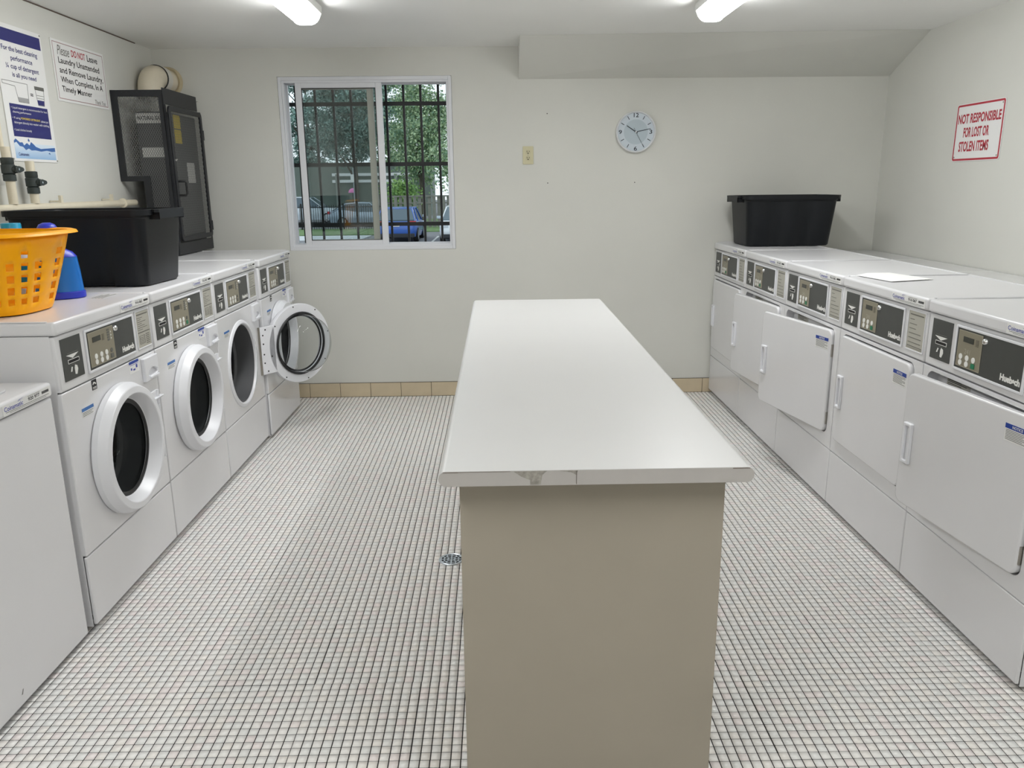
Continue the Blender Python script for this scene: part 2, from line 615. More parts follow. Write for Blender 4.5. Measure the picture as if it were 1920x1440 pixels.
def ring_plate(m, x0, x1, z0, z1, inner, y0, y1, yin):
    """plate x0..x1/z0..z1 with an opening; inner: ccw points; inner wall runs to yin"""
    cx = sum(p[0] for p in inner) / len(inner); cz = sum(p[1] for p in inner) / len(inner)
    angs = [math.atan2(p[1] - cz, p[0] - cx) for p in inner]
    pts = list(zip(angs, inner))
    # rectangle corners: add an inner point at each corner's angle
    for qx, qz in ((x0, z0), (x1, z0), (x1, z1), (x0, z1)):
        a = math.atan2(qz - cz, qx - cx)
        best = None
        for i in range(len(inner)):
            p, q = inner[i], inner[(i + 1) % len(inner)]
            dx, dz = math.cos(a), math.sin(a)
            ex, ez = q[0] - p[0], q[1] - p[1]
            den = dx * ez - dz * ex
            if abs(den) < 1e-12: continue
            t_ = ((p[0] - cx) * ez - (p[1] - cz) * ex) / den
            u_ = ((p[0] - cx) * dz - (p[1] - cz) * dx) / den
            if t_ > 0 and -1e-9 <= u_ <= 1 + 1e-9:
                best = (cx + t_ * dx, cz + t_ * dz)
        if best: pts.append((a, best))
    pts.sort()
    inn = [p for _, p in pts]
    outr = []
    for a, _ in pts:
        dx, dz = math.cos(a), math.sin(a)
        ts = []
        if dx > 1e-9: ts.append((x1 - cx) / dx)
        if dx < -1e-9: ts.append((x0 - cx) / dx)
        if dz > 1e-9: ts.append((z1 - cz) / dz)
        if dz < -1e-9: ts.append((z0 - cz) / dz)
        t_ = min(ts)
        outr.append((cx + t_ * dx, cz + t_ * dz))
    m.rings([[(p[0], y1, p[1]) for p in outr], [(p[0], y0, p[1]) for p in outr],
             [(p[0], y0, p[1]) for p in inn], [(p[0], yin, p[1]) for p in inn]])


def lid_badge(root, num, y, z0=1.008, z1=1.040, u0=.43):
    """asset sticker on the front edge of a lid: script logo, number, bar code"""
    s_ = part('asset_label', lambda m: m.box(0, .235, -.0004, 0, 0, z1 - z0 - .002), LABELW, root, (u0, y, z0 + .001), key=('al', round(z1 - z0, 4)))
    h = z1 - z0
    text_in('Coinamatic', .006, .094, h * .34, h * .74, -.0008, LOGOBLUE, s_, bold=.01)
    part('logo_mark', lambda m: (m.prism([(.070, h * .78), (.098, h * .86), (.074, h * .82)], 'y', -.0008, -.0005),
                                 m.prism([(.074, h * .86), (.102, h * .97), (.078, h * .91)], 'y', -.0008, -.0005)), LOGOBLUE, s_, key=('lm', round(h, 4)))
    text_in(num, .120, .178, h * .40, h * .72, -.0008, PRINTK, s_, bold=.02)

    def bars_(m):
        x_ = .190
        for i in range(14):
            w_ = (.0012, .002, .0014)[i % 3]
            m.box(x_, x_ + w_, -.0008, -.0005, h * .46, h * .70)
            x_ += w_ + .0011
    part('bar_code', bars_, PRINTK, s_, key=('bc', round(h, 4)))
    part('small_print', lambda m: (m.box(.012, .225, -.0008, -.0005, h * .22, h * .26), m.box(.03, .21, -.0008, -.0005, h * .10, h * .13),
                                   m.box(.12, .18, -.0008, -.0005, h * .80, h * .83)), PRINTG, s_, key=('sp', round(h, 4)))


def control_fascia(root, kind, green):
    """card reader, control panel and instruction label"""
    part('fascia', lambda m: m.box(.0025, W - .0025, 0, .05, .8245, 1.0005), ENAMEL, root, bevel=.006, bseg=2, key='fascia')
    c_ = part('card_reader', lambda m: m.box(.032, .151, -.0018, .0, .853, .987), PANEL, root, key='card')
    part('card_arrow', lambda m: m.prism([(.054, .9325), (.128, .9325), (.091, .9195)], 'y', -.0026, -.0019), PRINTW, c_, key='arrow')
    part('card_slot', lambda m: m.box(.0635, .1245, -.0034, -.0019, .9065, .9155), DARKGAP, c_, key='slot')  # solid dark bar, the slot's inner shade put into its colour
    part('slot_rim', lambda m: frame_ring(m, .061, .127, .9045, .9175, -.0032, -.0019, .0016), PRINTW, c_, key='slotrim')
    part('caption', lambda m: (m.box(.060, .125, -.0026, -.0019, .9365, .9385), m.box(.080, .105, -.0026, -.0019, .8985, .9)), PRINTG, c_, key='cap')
    part('hand_sign', lambda m: (m.prism([(.070, .878), (.077, .878), (.083, .892), (.077, .893)], 'y', -.0026, -.0019),
                                 m.prism([(.094, .866), (.104, .864), (.113, .880), (.110, .892), (.098, .896), (.094, .886)], 'y', -.0026, -.0019)), PRINTW, c_, key='hand')
    part('panel_frame', lambda m: frame_ring(m, .176, .527, .8465, .990, -.0055, 0, .0075), PLASTIC, root, bevel=.0015, key='pframe')
    p_ = part('control_panel', lambda m: m.box(.1838, .5192, -.0030, .0, .8543, .9822), PANEL, root, key='cpanel')
    gx1 = .366 if kind == 'washer' else .318
    part('keypad', lambda m: m.box(.193, gx1, -.0040, -.0031, .862, .977), GOLD, p_, key='kp' + kind)
    part('keypad_border', lambda m: frame_ring(m, .193, gx1, .862, .977, -.0046, -.0041, .0014), mat('keypad_line', srgb(176, 170, 152), .4), p_, key='kb' + kind)
    part('display', lambda m: m.box(.221, .275, -.0052, -.0041, .9425, .9595), LCD, p_, key='lcd')
    part('indicator_icons', lambda m: [m.box(.286, .300, -.0048, -.0041, .938 + .0045 * i, .9412 + .0045 * i) for i in range(5)], mat('dim_print', srgb(112, 106, 92), .5), p_, key='icons')
    if kind == 'washer':
        part('cycle_icons', lambda m: [m.box(.322, .338, -.0048, -.0041, .929 + .0085 * i, .9355 + .0085 * i) for i in range(5)], PRINTG, p_, key='cyc')
        part('cycle_marks', lambda m: [m.prism([(.346, .931 + .011 * i), (.352, .935 + .011 * i), (.346, .939 + .011 * i)], 'y', -.0048, -.0041) for i in range(3)], PRINTW, p_, key='cycm')
        us = (.231, .268, .303, .340)
    else:
        text_in('241', .232, .262, .906, .922, -.0044, mat('faint_print', srgb(176, 171, 158), .5), p_)
        us = (.216, .250, .284)
    for zi, z_ in enumerate((.894, .875)):
        for ui, u_ in enumerate(us):
            last = ui == len(us) - 1 and zi == 1
            if last:
                part('start_button', lambda m: m.box(-.009, .009, -.0058, -.0041, -.0075, .0075), GREEN if green else PRINTG, p_, (u_, 0, z_), key='start%s' % green)
            elif kind == 'washer' and ui == 3:
                part('button', lambda m: m.cyl((0, 0, 0), 'y', .0075, -.0056, -.0041, 14), PRINTG, p_, (u_, 0, z_), key='btng')
            else:
                part('button', lambda m: m.cyl((0, 0, 0), 'y', .0092, -.0056, -.0041, 14), PRINTW, p_, (u_, 0, z_), key='btn')
    part('lock', lambda m: m.lathe([(0, -.012), (.006, -.012), (.0085, -.010), (.010, -.003)], 'y', (gx1 + .015, 0, .963), 16), CHROME, p_, smooth=40, key='lock' + kind)
    text_in('Huebsch', .420, .512, .8665, .8875, -.0034, PRINTW, p_, bold=.06)
    l_ = part('instruction_label', lambda m: m.box(.553, .664, -.0016, 0, .853, .989), LABELG, root, key='instr')

    def lines(m):
        m.box(.563, .654, -.0022, -.0017, .9755, .9795)
        if kind == 'washer':
            for i in range(7): m.box(.563, .563 + (.045, .03, .07, .035, .06, .08, .04)[i], -.0022, -.0017, .9645 - .0075 * i, .9660 - .0075 * i)
            m.box(.560, .658, -.0022, -.0017, .9085, .9115)
            frame_ring(m, .568, .612, .866, .898, -.0022, -.0017, .0014)
            for i in range(4): m.box(.572, .606, -.0022, -.0017, .871 + .006 * i, .8725 + .006 * i)
            for i in range(6): m.box(.622, .652, -.0022, -.0017, .862 + .007 * i, .8645 + .007 * i)
        else:
            for i in range(6): m.box(.563, .563 + (.03, .05, .045, .08, .085, .085)[i], -.0022, -.0017, .9595 - .0165 * i, .9615 - .0165 * i)
            m.box(.560, .658, -.0022, -.0017, .8635, .8660)
            m.box(.560, .658, -.0022, -.0017, .8585, .8595)
    part('print', lines, mat('label_print', srgb(104, 102, 96), .6), l_, key='ip' + kind)
    part('label_frame', lambda m: frame_ring(m, .5485, .6685, .8485, .9935, -.003, 0, .0045), PLASTIC, root, bevel=.001, key='lframe')


def stepped(m, D, lidD, rz):
    prof_ = [(.0125, .018), (D, .018), (D, rz - .003), (lidD - .01, rz - .003), (lidD - .01, 1.003), (.0125, 1.003)]
    k_ = len(prof_)
    vs = [(.002, *q) for q in prof_] + [(W - .002, *q) for q in prof_]
    fs = [tuple(range(k_)), tuple(range(k_, 2 * k_))] + [(i, i + 1, i + 1 + k_, i + k_) for i in range(k_ - 1)]
    m.add(vs, fs)


def cabinet(root, D, lidD, rear_z, rear_D):
    part('cabinet', lambda m: stepped(m, D, lidD, rear_z), CAB_SIDE, root, key=('cab', D, lidD))
    part('lid', lambda m: m.box(.0022, W - .0022, -.009, lidD, 1.0035, H), ENAMEL2, root, bevel=.010, bseg=4, key=('lid', lidD))
    part('lid_bead', lambda m: (m.box(.004, .014, .016, lidD - .004, H - .001, H + .0026), m.box(W - .014, W - .004, .016, lidD - .004, H - .001, H + .0026), m.box(.014, W - .014, lidD - .015, lidD - .004, H - .001, H + .0026)), ENAMEL2, root, bevel=.002, key=('bead', lidD))
    part('rear_top', lambda m: m.box(.002, W - .002, lidD - .02, rear_D, rear_z - .003, rear_z), ENAMEL, root, bevel=.001, key=('rt', rear_D))
    part('lower_panel', lambda m: m.box(.002, W - .002, 0, .0125, .025, .2685), ENAMEL, root, bevel=.004, key='lowp')
    part('base_frame', lambda m: m.box(.03, W - .03, .03, D - .03, .004, .018), CAB_SIDE, root, key=('bsf', D))
    for fx in (.06, W - .06):
        for fy in (.05, D - .08):
            part('foot', lambda m: m.cyl((0, 0, 0), 'z', .018, .0002, .0185, 12), SEAL, root, (fx, fy, 0), key='foot')


DC = (.340, .536)     # washer door centre (u, z)


def washer(y0, xfront, label, num, green=False, open_deg=0.0, energy=True, drop=0.0):
    root = thing('front_load_washer', label, 'washing machine', (xfront, y0, 0), PI / 2, 'front load washing machines along the left wall')
    cabinet(root, .72, .592, 1.0, .72)
    control_fascia(root, 'washer', green)
    lid_badge(root, num, -.0095)
    hole = [(DC[0] + .206 * math.cos(2 * PI * i / 64), DC[1] + .206 * math.sin(2 * PI * i / 64)) for i in range(64)]
    part('front_panel', lambda m: ring_plate(m, .002, W - .002, .2725, .8215, hole, 0, .0125, .02), ENAMEL, root, key='wfront', smooth=30, bevel=.0035)
    part('gasket', lambda m: m.lathe([(.206, .018), (.2045, .003), (.202, .003), (.199, .05), (.195, .095), (.180, .105), (.182, .112)], 'y', (DC[0], 0, DC[1]), 48), RUBBER, root, key='gasket', smooth=40)
    d_ = part('drum', lambda m: m.lathe([(.182, .112), (.250, .116), (.250, .50), (0, .52)], 'y', (DC[0], 0, DC[1]), 48), DRUM, root, key='drum', smooth=40)
    for a in (90, 210, 330):
        ca, sa = math.cos(math.radians(a)), math.sin(math.radians(a))

        def lift(m):
            m.prism([(DC[0] + .243 * ca - .03 * sa, DC[1] + .243 * sa + .03 * ca), (DC[0] + .243 * ca + .03 * sa, DC[1] + .243 * sa - .03 * ca),
                     (DC[0] + .18 * ca, DC[1] + .18 * sa)], 'y', .13, .48)
        part('drum_lifter', lift, DRUM, d_, key=('lift', a))
    # door, its origin on the hinge line at the right
    HX, HY = .637, -.006
    dr = part('door', lambda m: m.lathe([(.172, .004), (.233, .004), (.2355, .0), (.2355, -.018), (.233, -.022), (.222, -.046), (.219, -.048), (.198, -.050), (.195, -.048), (.193, -.044), (.178, -.008), (.172, -.004), (.172, .004)],
                                        'y', (DC[0] - HX, -HY - .0065, 0), 64), PLASTIC, root, (HX, HY, DC[1]), (0, 0, math.radians(open_deg)), smooth=24, key='doorring', label='round white door ring with clear glass bowl')
    part('door_glass', lambda m: m.lathe([(.174, -.003), (.174, .012), (.170, .05), (.158, .095), (.130, .125), (.085, .140), (.04, .145), (0, .146)], 'y', (DC[0] - HX, -HY - .0065, 0), 48), DOORGLASS, dr, smooth=60, key='bowl')
    part('door_seal', lambda m: m.lathe([(.184, .0042), (.188, .010), (.182, .016), (.1745, .013), (.1745, .0042)], 'y', (DC[0] - HX, -HY - .0065, 0), 48), SEAL, dr, smooth=40, key='dseal')
    part('glass_clamp', lambda m: m.lathe([(.1735, -.0030), (.177, -.0065), (.166, -.0075), (.160, -.0035)], 'y', (DC[0] - HX, -HY - .0065, 0), 48), SEAL, dr, smooth=40, key='gclamp')
    part('hinge_plate', lambda m: m.box(-.105, -.006, -.0045, .0035, -.137, .137), PLASTIC, dr, key='hplate', bevel=.002)
    part('hinge', lambda m: [m.cyl((0, -.004, 0), 'z', .0075, -.137 + .055 * i, -.137 + .054 + .055 * i, 10) for i in range(5)], STEEL if open_deg else PLASTIC, dr, key='hinge%d' % bool(open_deg), smooth=40)
    if not open_deg: part('hinge_cover', lambda m: m.prism([(0, .628), (-.020, .640), (-.022, .646), (0, .646)], 'x', .580, .672), PLASTIC, root, bevel=.002, key='hcov')
    if open_deg:
        for a in (35, 80, 125, 170, 215, 260, 305, 350):
            part('screw', lambda m: m.cyl((0, 0, 0), 'y', .0042, .0040, .0056, 10), BLACKIRON, dr,
                 (DC[0] - HX + .224 * math.cos(math.radians(a)), -HY - .0065, .224 * math.sin(math.radians(a))), key='dscrew')
        for z_ in (-.12, -.07, -.02, .04, .09, .12):
            part('screw', lambda m: m.cyl((0, 0, 0), 'y', .0045, .0036, .0052, 10), BLACKIRON, dr, (-.022 - (.02 if abs(z_) == .12 else 0), 0, z_), key='hscrew')

        def arc(r0, r1, a0, a1):
            return lambda m: m.lathe([(r0, -.0006), (r1, -.0006), (r1, -.0001), (r0, -.0001), (r0, -.0006)], 'y', (DC[0], 0, DC[1]), 16, math.radians(a0), math.radians(a1))
        part('opening_rim', lambda m: m.lathe([(.2065, 0), (.209, -.008), (.215, -.010), (.229, -.004), (.231, 0)], 'y', (DC[0], 0, DC[1]), 56), PLASTIC, root, smooth=40)
        part('arrow_sticker', lambda m: m.lathe([(.2165, -.0105), (.2275, -.0058)], 'y', (DC[0], 0, DC[1]), 10, math.radians(16), math.radians(34)), REDP, root, label='red arc sticker beside the drum opening')
        part('arrow_sticker', lambda m: m.lathe([(.2165, -.0105), (.2275, -.0058)], 'y', (DC[0], 0, DC[1]), 16, math.radians(-46), math.radians(12)), GREENP, root, label='green arc sticker beside the drum opening')
    # detergent drawer
    half = [(.583 + .078 * i / 14, .752 + .016 * math.sin(PI * i / 14) ** .7) for i in range(15)] + [(.661 - .078 * i / 14, .744 - .006 * math.sin(PI * i / 14)) for i in range(15)]
    dd = part('dispenser_drawer', lambda m: ring_plate(m, .555, .673, .722, .812, half, -.014, -.0003, -.0022), PLASTIC, root, bevel=.003, key='disp', smooth=30)
    part('pull_recess', lambda m: m.box(.575, .668, -.0022, -.0012, .734, .772), PLASTIC, dd, key='dpull')
    part('pull_lip', lambda m: m.prism([(-.0141, .728), (-.021, .733), (-.020, .7375), (-.0141, .7375)], 'x', .585, .660), PLASTIC, dd, key='dlip')
    if energy:
        s_ = part('care_sticker', lambda m: m.box(.458, .535, -.0006, -.0001, .775, .821), LABELW, root, key='cs')
        part('sticker_header', lambda m: m.box(.458, .535, -.0011, -.0007, .8105, .821), BLUEP, s_, key='csh')
        part('sticker_icons', lambda m: (m.box(.468, .478, -.0011, -.0007, .788, .796), m.box(.510, .522, -.0011, -.0007, .791, .803), m.box(.465, .53, -.0011, -.0007, .8055, .8070),
                                         m.box(.487, .503, -.0011, -.0007, .784, .790)), LOGOBLUE, s_, key='csi')
        e_ = part('energy_label', lambda m: m.box(.183, .216, -.0006, -.0001, .787, .8215), PRINTK, root, key='en')
        part('energy_mark', lambda m: (m.prism([(.188, .806), (.195, .814), (.205, .812), (.212, .806), (.206, .804), (.200, .810), (.193, .805)], 'y', -.0011, -.0007),
                                       m.box(.188, .212, -.0011, -.0007, .7945, .7965), m.box(.188, .212, -.0011, -.0007, .7905, .7920)), PRINTW, e_, key='enm')
    n_ = part('notice_sticker', lambda m: m.box(.100, .176, -.0006, -.0001, .716, .746), LABELW, root, key='ns')
    part('sticker_header', lambda m: m.box(.100, .176, -.0011, -.0007, .735, .746), mat('mid_blue_print', srgb(60, 112, 178), .5), n_, key='nsh')
    part('sticker_print', lambda m: [m.box(.104, .17 - .01 * (i % 2), -.0011, -.0007, .719 + .005 * i, .7205 + .005 * i) for i in range(3)], PRINTG, n_, key='nsp')
    return root


YA = 2.3835
P_W = .6865
W1 = washer(YA, -1.359, 'white front load washer under the yellow laundry basket', '916 062')
W2 = washer(YA + P_W, -1.359, 'white front load washer with the black tote bin standing on it', '916 061', green=True)
W3 = washer(YA + 2 * P_W, -1.359, 'white front load washer with its round glass door swung open', '916 060', open_deg=146, energy=False)
W4 = washer(YA + 3 * P_W + .006, -1.343, 'white front load washer at the row end, beside the window wall, its door shut', '916 059')
# printed sheets on two washer lids
for w_, (u_, v_) in ((W1, (.56, .10)), (W2, (.50, .10))):
    l_ = part('lid_sticker', lambda m: m.box(0, .13, 0, .06, H, H + .0004), mat('pale_label', srgb(206, 206, 204), .4), w_, (u_ - .02, v_, 0), key='lids')
    part('lid_print', lambda m: [m.box(.008, .12 - .03 * (i % 2), .008 + .012 * i, .012 + .012 * i, H + .0004, H + .0007) for i in range(4)], PRINTG, l_, key='lidp')

# dryers ---------------------------------------------------------------------
DX0, DX1, DZ0, DZ1 = .036, .622, .336, .802


def dryer(k, label, num, open_deg=0.0, notice=True):
    root = thing('tumble_dryer', label, 'dryer', (1.472, 5.377 - k * .6825, 0), -PI / 2, 'front control tumble dryers along the right wall')
    cabinet(root, .72, .53, .982, 1.068)
    control_fascia(root, 'dryer', True)
    lid_badge(root, num, -.0095)
    inner = rrect(DX0 - .006, DX1 + .006, DZ0 - .006, DZ1 + .006, .034, 6)
    part('front_panel', lambda m: ring_plate(m, .002, W - .002, .2725, .8215, inner, 0, .0125, .040), ENAMEL, root, key='dfront', smooth=30, bevel=.0035)
    mouth = [(.33 + .19 * math.cos(2 * PI * i / 40), .56 + .19 * math.sin(2 * PI * i / 40)) for i in range(40)]
    well = part('door_well', lambda m: ring_plate(m, DX0 - .01, DX1 + .01, DZ0 - .01, DZ1 + .01, mouth, .040, .044, .060), ENAMEL, root, key='well', smooth=30)
    part('drum', lambda m: m.lathe([(.19, .060), (.27, .064), (.27, .60), (0, .61)], 'y', (.33, 0, .56), 40), DRUM, root, smooth=40, key='ddrum')
    part('well_label', lambda m: m.box(.085, .22, .0392, .0398, .765, .795), LABELG, well, key='wl')
    part('well_print', lambda m: [m.box(.092, .20 - .03 * (i % 2), .0386, .0391, .770 + .006 * i, .772 + .006 * i) for i in range(4)], PRINTK, well, key='wlp')
    dr = part('door', lambda m: m.prism([(px_ - DX1, pz_) for px_, pz_ in rrect(DX0, DX1, DZ0, DZ1, .03, 6)], 'y', -.013, .012), ENAMEL, root, (DX1, 0, 0), (0, 0, math.radians(open_deg)), bevel=.006, bseg=3, key='ddoor', smooth=30)
    hx0, hx1, hz0, hz1 = .058 - DX1, .100 - DX1, .488, .632
    part('handle', lambda m: ring_plate(m, hx0, hx1, hz0, hz1, rrect(hx0 + .009, hx1 - .008, hz0 + .012, hz1 - .012, .006, 3), -.024, -.0135, -.0135), PLASTIC, dr, bevel=.003, key='dhandle', smooth=30)
    part('handle_pocket', lambda m: m.box(hx0 + .009, hx1 - .008, -.0142, -.0132, hz0 + .012, hz1 - .012), PLASTIC, dr, key='dpocket')
    for z_ in (.402, .712):
        part('hinge', lambda m: m.box(-.010, .004, -.0085, .018, -.028, .028), STEEL, dr, (0, 0, z_), key='dhinge')
    if notice:
        nx0 = .508 - DX1
        part('notice_label', lambda m: m.box(nx0, nx0 + .096, -.0136, -.0131, .712, .764), LABELW, dr, key='dn')
        part('notice_header', lambda m: m.box(nx0, nx0 + .096, -.0141, -.0137, .7495, .764), BLUEP, dr, key='dnh')
        text_in('NOTICE', nx0 + .028, nx0 + .068, .7525, .7610, -.0145, PRINTW, dr, bold=.02, name='notice_lettering')
        part('notice_print', lambda m: [m.box(nx0 + .004, nx0 + .092 - .022 * (i % 3 == 2), -.0141, -.0137, .7445 - .0045 * i, .7460 - .0045 * i) for i in range(7)], PRINTG, dr, key='dnp')
    return root


D1 = dryer(0, 'white dryer against the window wall carrying the black tote bin, its door shut', '916 064', notice=False)
D2 = dryer(1, 'white dryer with a slightly open door, next to the one carrying the tote bin', '916 065', 6.0, notice=False)
D3 = dryer(2, 'white dryer whose door stands open widest, middle of the row of five', '916 066', 11.3)
D4 = dryer(3, 'white dryer with its door shut and a loose paper sheet on its lid', '916 067')
D5 = dryer(4, 'white dryer with a slightly open door at the free end of its row', '916 068', 5.8)

# top load washer at the near end of the left row ------------------------------
TL = thing('top_load_washer', 'low white top load washer at the end of the row, numbered 920 977', 'washing machine', (-1.366, 1.672, 0), PI / 2)
TW = .672
part('cabinet', lambda m: m.box(.002, TW, 0, .66, .018, .826), ENAMEL, TL, bevel=.008, bseg=3)
part('top_cover', lambda m: m.box(0, TW + .002, -.004, .66, .829, .873), ENAMEL2, TL, bevel=.010, bseg=3)
part('tub_lid', lambda m: m.prism(rrect(.09, TW - .09, .06, .50, .04), 'z', .873, .879), ENAMEL2, TL, bevel=.002)
part('rear_console', lambda m: m.prism([(.53, .873), (.60, .99), (.655, .99), (.655, .873)], 'x', .01, TW - .01), PANEL, TL, bevel=.006)
part('base_frame', lambda m: m.box(.03, TW - .03, .04, .62, .008, .018), CAB_SIDE, TL)
for fx in (.06, TW - .06):
    for fy in (.05, .6):
        part('foot', lambda m: m.cyl((0, 0, 0), 'z', .018, .0002, .0185, 12), SEAL, TL, (fx, fy, 0), key='foot')
lid_badge(TL, '920 977', -.0045, .834, .866, .425)
part('scuff', lambda m: m.prism([(.30, .052), (.305, .052), (.312, .066), (.309, .066)], 'y', -.0005, -.0001), PRINTG, TL)

# ================================================================== ISLAND TABLE
isl = thing('folding_table', 'long white laminate folding table on a closed taupe base', 'table', (.19, 2.71, 0))
K = .8747


def kx(v): return v * K - .19
def ky(v): return v * K - 2.71
def kz(v): return 1.4384 + (v - 1.4384) * K


TX0, TX1, TY0, TY1, TZ, TT = kx(-.147), kx(.587), ky(1.709), ky(4.486), kz(.800), .0315
part('base_cabinet', lambda m: m.box(kx(-.102), kx(.542), ky(1.782), ky(4.41), .0003, TZ - TT), TAUPE, isl, bevel=.0015)
prof = []
r_ = TT / 2
for cx_, a0_ in ((TX1 - r_, -90), (TX0 + r_, 90)):
    for i in range(13):
        a = math.radians(a0_ + 180 * i / 12)
        prof.append((cx_ + r_ * math.cos(a) * .95, TZ - r_ + r_ * math.sin(a)))
top = part('table_top', lambda m: m.prism(prof, 'y', TY0 + .0012, TY1 - .0012), COUNTER, isl, smooth=40, label='white laminate top with rounded long edges')
for y_ in (TY0, TY1 - .0012):
    part('edge_band', lambda m: m.prism([(p[0] * .999, p[1] - .0006) for p in prof], 'y', y_, y_ + .0012), EDGE, top, label='grey end strip, chipped at the near end' if y_ == TY0 else 'grey end strip')
for poly in ([(.028, .798), (.105, .799), (.094, .789), (.090, .7655), (.066, .7655), (.066, .777), (.045, .786)],
             [(.132, .799), (.176, .799), (.172, .788), (.160, .795)]):
    part('chipped_patch', lambda m: m.prism([(kx(a), kz(b)) for a, b in poly], 'y', TY0 - .0006, TY0 - .0001), WORN, top)
BROWN = mat('brown_crack', srgb(92, 74, 62), .8)
for a, b, c, d_ in ((.1725, .1735, .7655, .797), (-.135, -.10, .7975, .7985), (.535, .575, .7972, .7985), (-.10, .02, .7983, .7988)):
    part('crack', lambda m: m.box(kx(a), kx(b), TY0 - .0006, TY0 - .0001, kz(c), kz(d_)), BROWN, top)

# floor drain
dn = thing('floor_drain', 'round metal floor drain beside the folding table', 'drain', (-.203, 2.862, 0))


def drain(m):
    R_ = .050
    m.lathe([(.047, .0003), (.0505, .0003), (.0495, .0035), (.046, .0045), (.044, .0035)], 'z', (0, 0, 0), 40)
    rings_ = [.044, .037, .025, .013]
    # grate: concentric rings with radial spokes
    for r0, r1, ns in ((.040, .0445, 0), (.0275, .031, 0), (.013, .0165, 0)):
        m.lathe([(r0, .0012), (r0, .0035), (r1, .0035), (r1, .0012), (r0, .0012)], 'z', (0, 0, 0), 40)
    for ns, ra, rb in ((12, .030, .041), (8, .016, .028), (4, .0, .014)):
        for i in range(ns):
            a = 2 * PI * i / ns
            ca, sa = math.cos(a), math.sin(a)
            w_ = .0022
            m.add([(ra * ca - w_ * sa, ra * sa + w_ * ca, .0034), (rb * ca - w_ * sa, rb * sa + w_ * ca, .0034), (rb * ca + w_ * sa, rb * sa - w_ * ca, .0034), (ra * ca + w_ * sa, ra * sa - w_ * ca, .0034),
                   (ra * ca - w_ * sa, ra * sa + w_ * ca, .0012), (rb * ca - w_ * sa, rb * sa + w_ * ca, .0012), (rb * ca + w_ * sa, rb * sa - w_ * ca, .0012), (ra * ca + w_ * sa, ra * sa - w_ * ca, .0012)],
                  [(0, 1, 2, 3), (0, 4, 5, 1), (2, 6, 7, 3), (1, 5, 6, 2), (3, 7, 4, 0)])


part('grate', drain, mat('drain_metal', (.62, .66, .70), .3, metal=.9), dn, smooth=30)
part('drain_pit_shade', lambda m: m.cyl((0, 0, 0), 'z', .0465, .0003, .0010, 32), BLACKIRON, dn)  # flat disc, the dark depth of the pit painted as its colour

# ================================================================== THINGS ON THE MACHINES


def perim(hx, hy, r, wave=0.0, npan=5):
    """rounded rectangle, ccw, with stepped panels on the two long sides"""
    pts = []
    seg = 5
    for cx_, cy_, a in ((hx - r, -hy + r, -90), (hx - r, hy - r, 0), (-hx + r, hy - r, 90), (-hx + r, -hy + r, 180)):
        for i in range(seg + 1):
            t = math.radians(a + 90 * i / seg)
            pts.append((cx_ + r * math.cos(t), cy_ + r * math.sin(t)))
        if a in (0, 180):      # along a long side next
            sgn = 1 if a == 0 else -1
            n_ = npan
            L = 2 * (hx - r)
            for j in range(1, n_):
                xx = (hx - r) - L * j / n_
                for dxx, off_ in ((.004, 0 if j % 2 else 1), (-.004, 1 if j % 2 else 0)):
                    pts.append((sgn * (xx + dxx), sgn * (hy - wave * off_)))
    return pts


def tote(loc, rz, label, s=1.0):
    t = thing('tote_bin', label, 'storage bin', loc, rz, 'black plastic tote bins')
    h = .300

    def body(m):
        R0 = [(.252, .160, .0), (.258, .165, .008), (.280, .190, h - .03), (.283, .194, h - .026), (.284, .195, h)]
        out = [[(p[0], p[1], z_) for p in perim(a, b, .045, .009 if z_ < h - .03 else 0.0)] for a, b, z_ in R0]
        inn = [[(p[0], p[1], z_) for p in perim(a - .004, b - .004, .042)] for a, b, z_ in ((.284, .195, h), (.276, .186, h - .03), (.252, .160, .006))]
        m.rings(out + inn, cap0=True, cap1=True)
    part('tub', body, TOTE, t, smooth=35, key='totebody')

    def rim(m):
        a = [(p[0], p[1]) for p in perim(.281, .192, .045)]
        b = [(p[0], p[1]) for p in perim(.298, .206, .055)]
        m.rings([[(*p, h - .001) for p in a], [(*p, h + .006) for p in a], [(*p, h + .006) for p in b], [(*p, h - .016) for p in b],
                 [(p[0] * .992, p[1] * .992, h - .016) for p in b], [(p[0] * .992, p[1] * .992, h - .001) for p in b], [(*p, h - .001) for p in a]])
    part('rim', rim, TOTE, t, smooth=35, key='toterim')
    for sg in (-1, 1):
        def handle(m):
            x0, x1 = .292, .322
            poly = [(x0, -.13), (x1 - .012, -.13), (x1, -.115), (x1, .115), (x1 - .012, .13), (x0, .13)]
            m.prism([(sg * p[0], p[1]) for p in poly], 'z', h - .006, h + .006)
            a, b = sorted((sg * (x1 - .006), sg * x1))
            m.box(a, b, -.112, .112, h - .030, h - .006)
            for yy in (-.112, .106):
                a, b = sorted((sg * (x0 - .012), sg * x1))
                m.box(a, b, yy, yy + .006, h - .034, h - .006)
        part('handle', handle, TOTE, t, key=('toteh', sg))
    return t


tote((1.806, 5.098, H + .0032), 0.0, 'black plastic tote bin on the dryer in the corner, below the clock wall')
tote((-1.690, 3.430, H + .0032), math.radians(-3), 'black plastic tote bin on a washer, behind the yellow basket')

# laundry basket ---------------------------------------------------------------
bk = thing('laundry_basket', 'yellow plastic laundry basket with square holes on the washer lid', 'laundry basket', (-1.742, 2.622, H + .0068))


def sup(a, b, t, e_=.62):
    c_, s_ = math.cos(t), math.sin(t)
    return (a * math.copysign(abs(c_) ** e_, c_), b * math.copysign(abs(s_) ** e_, s_))


BH = .250


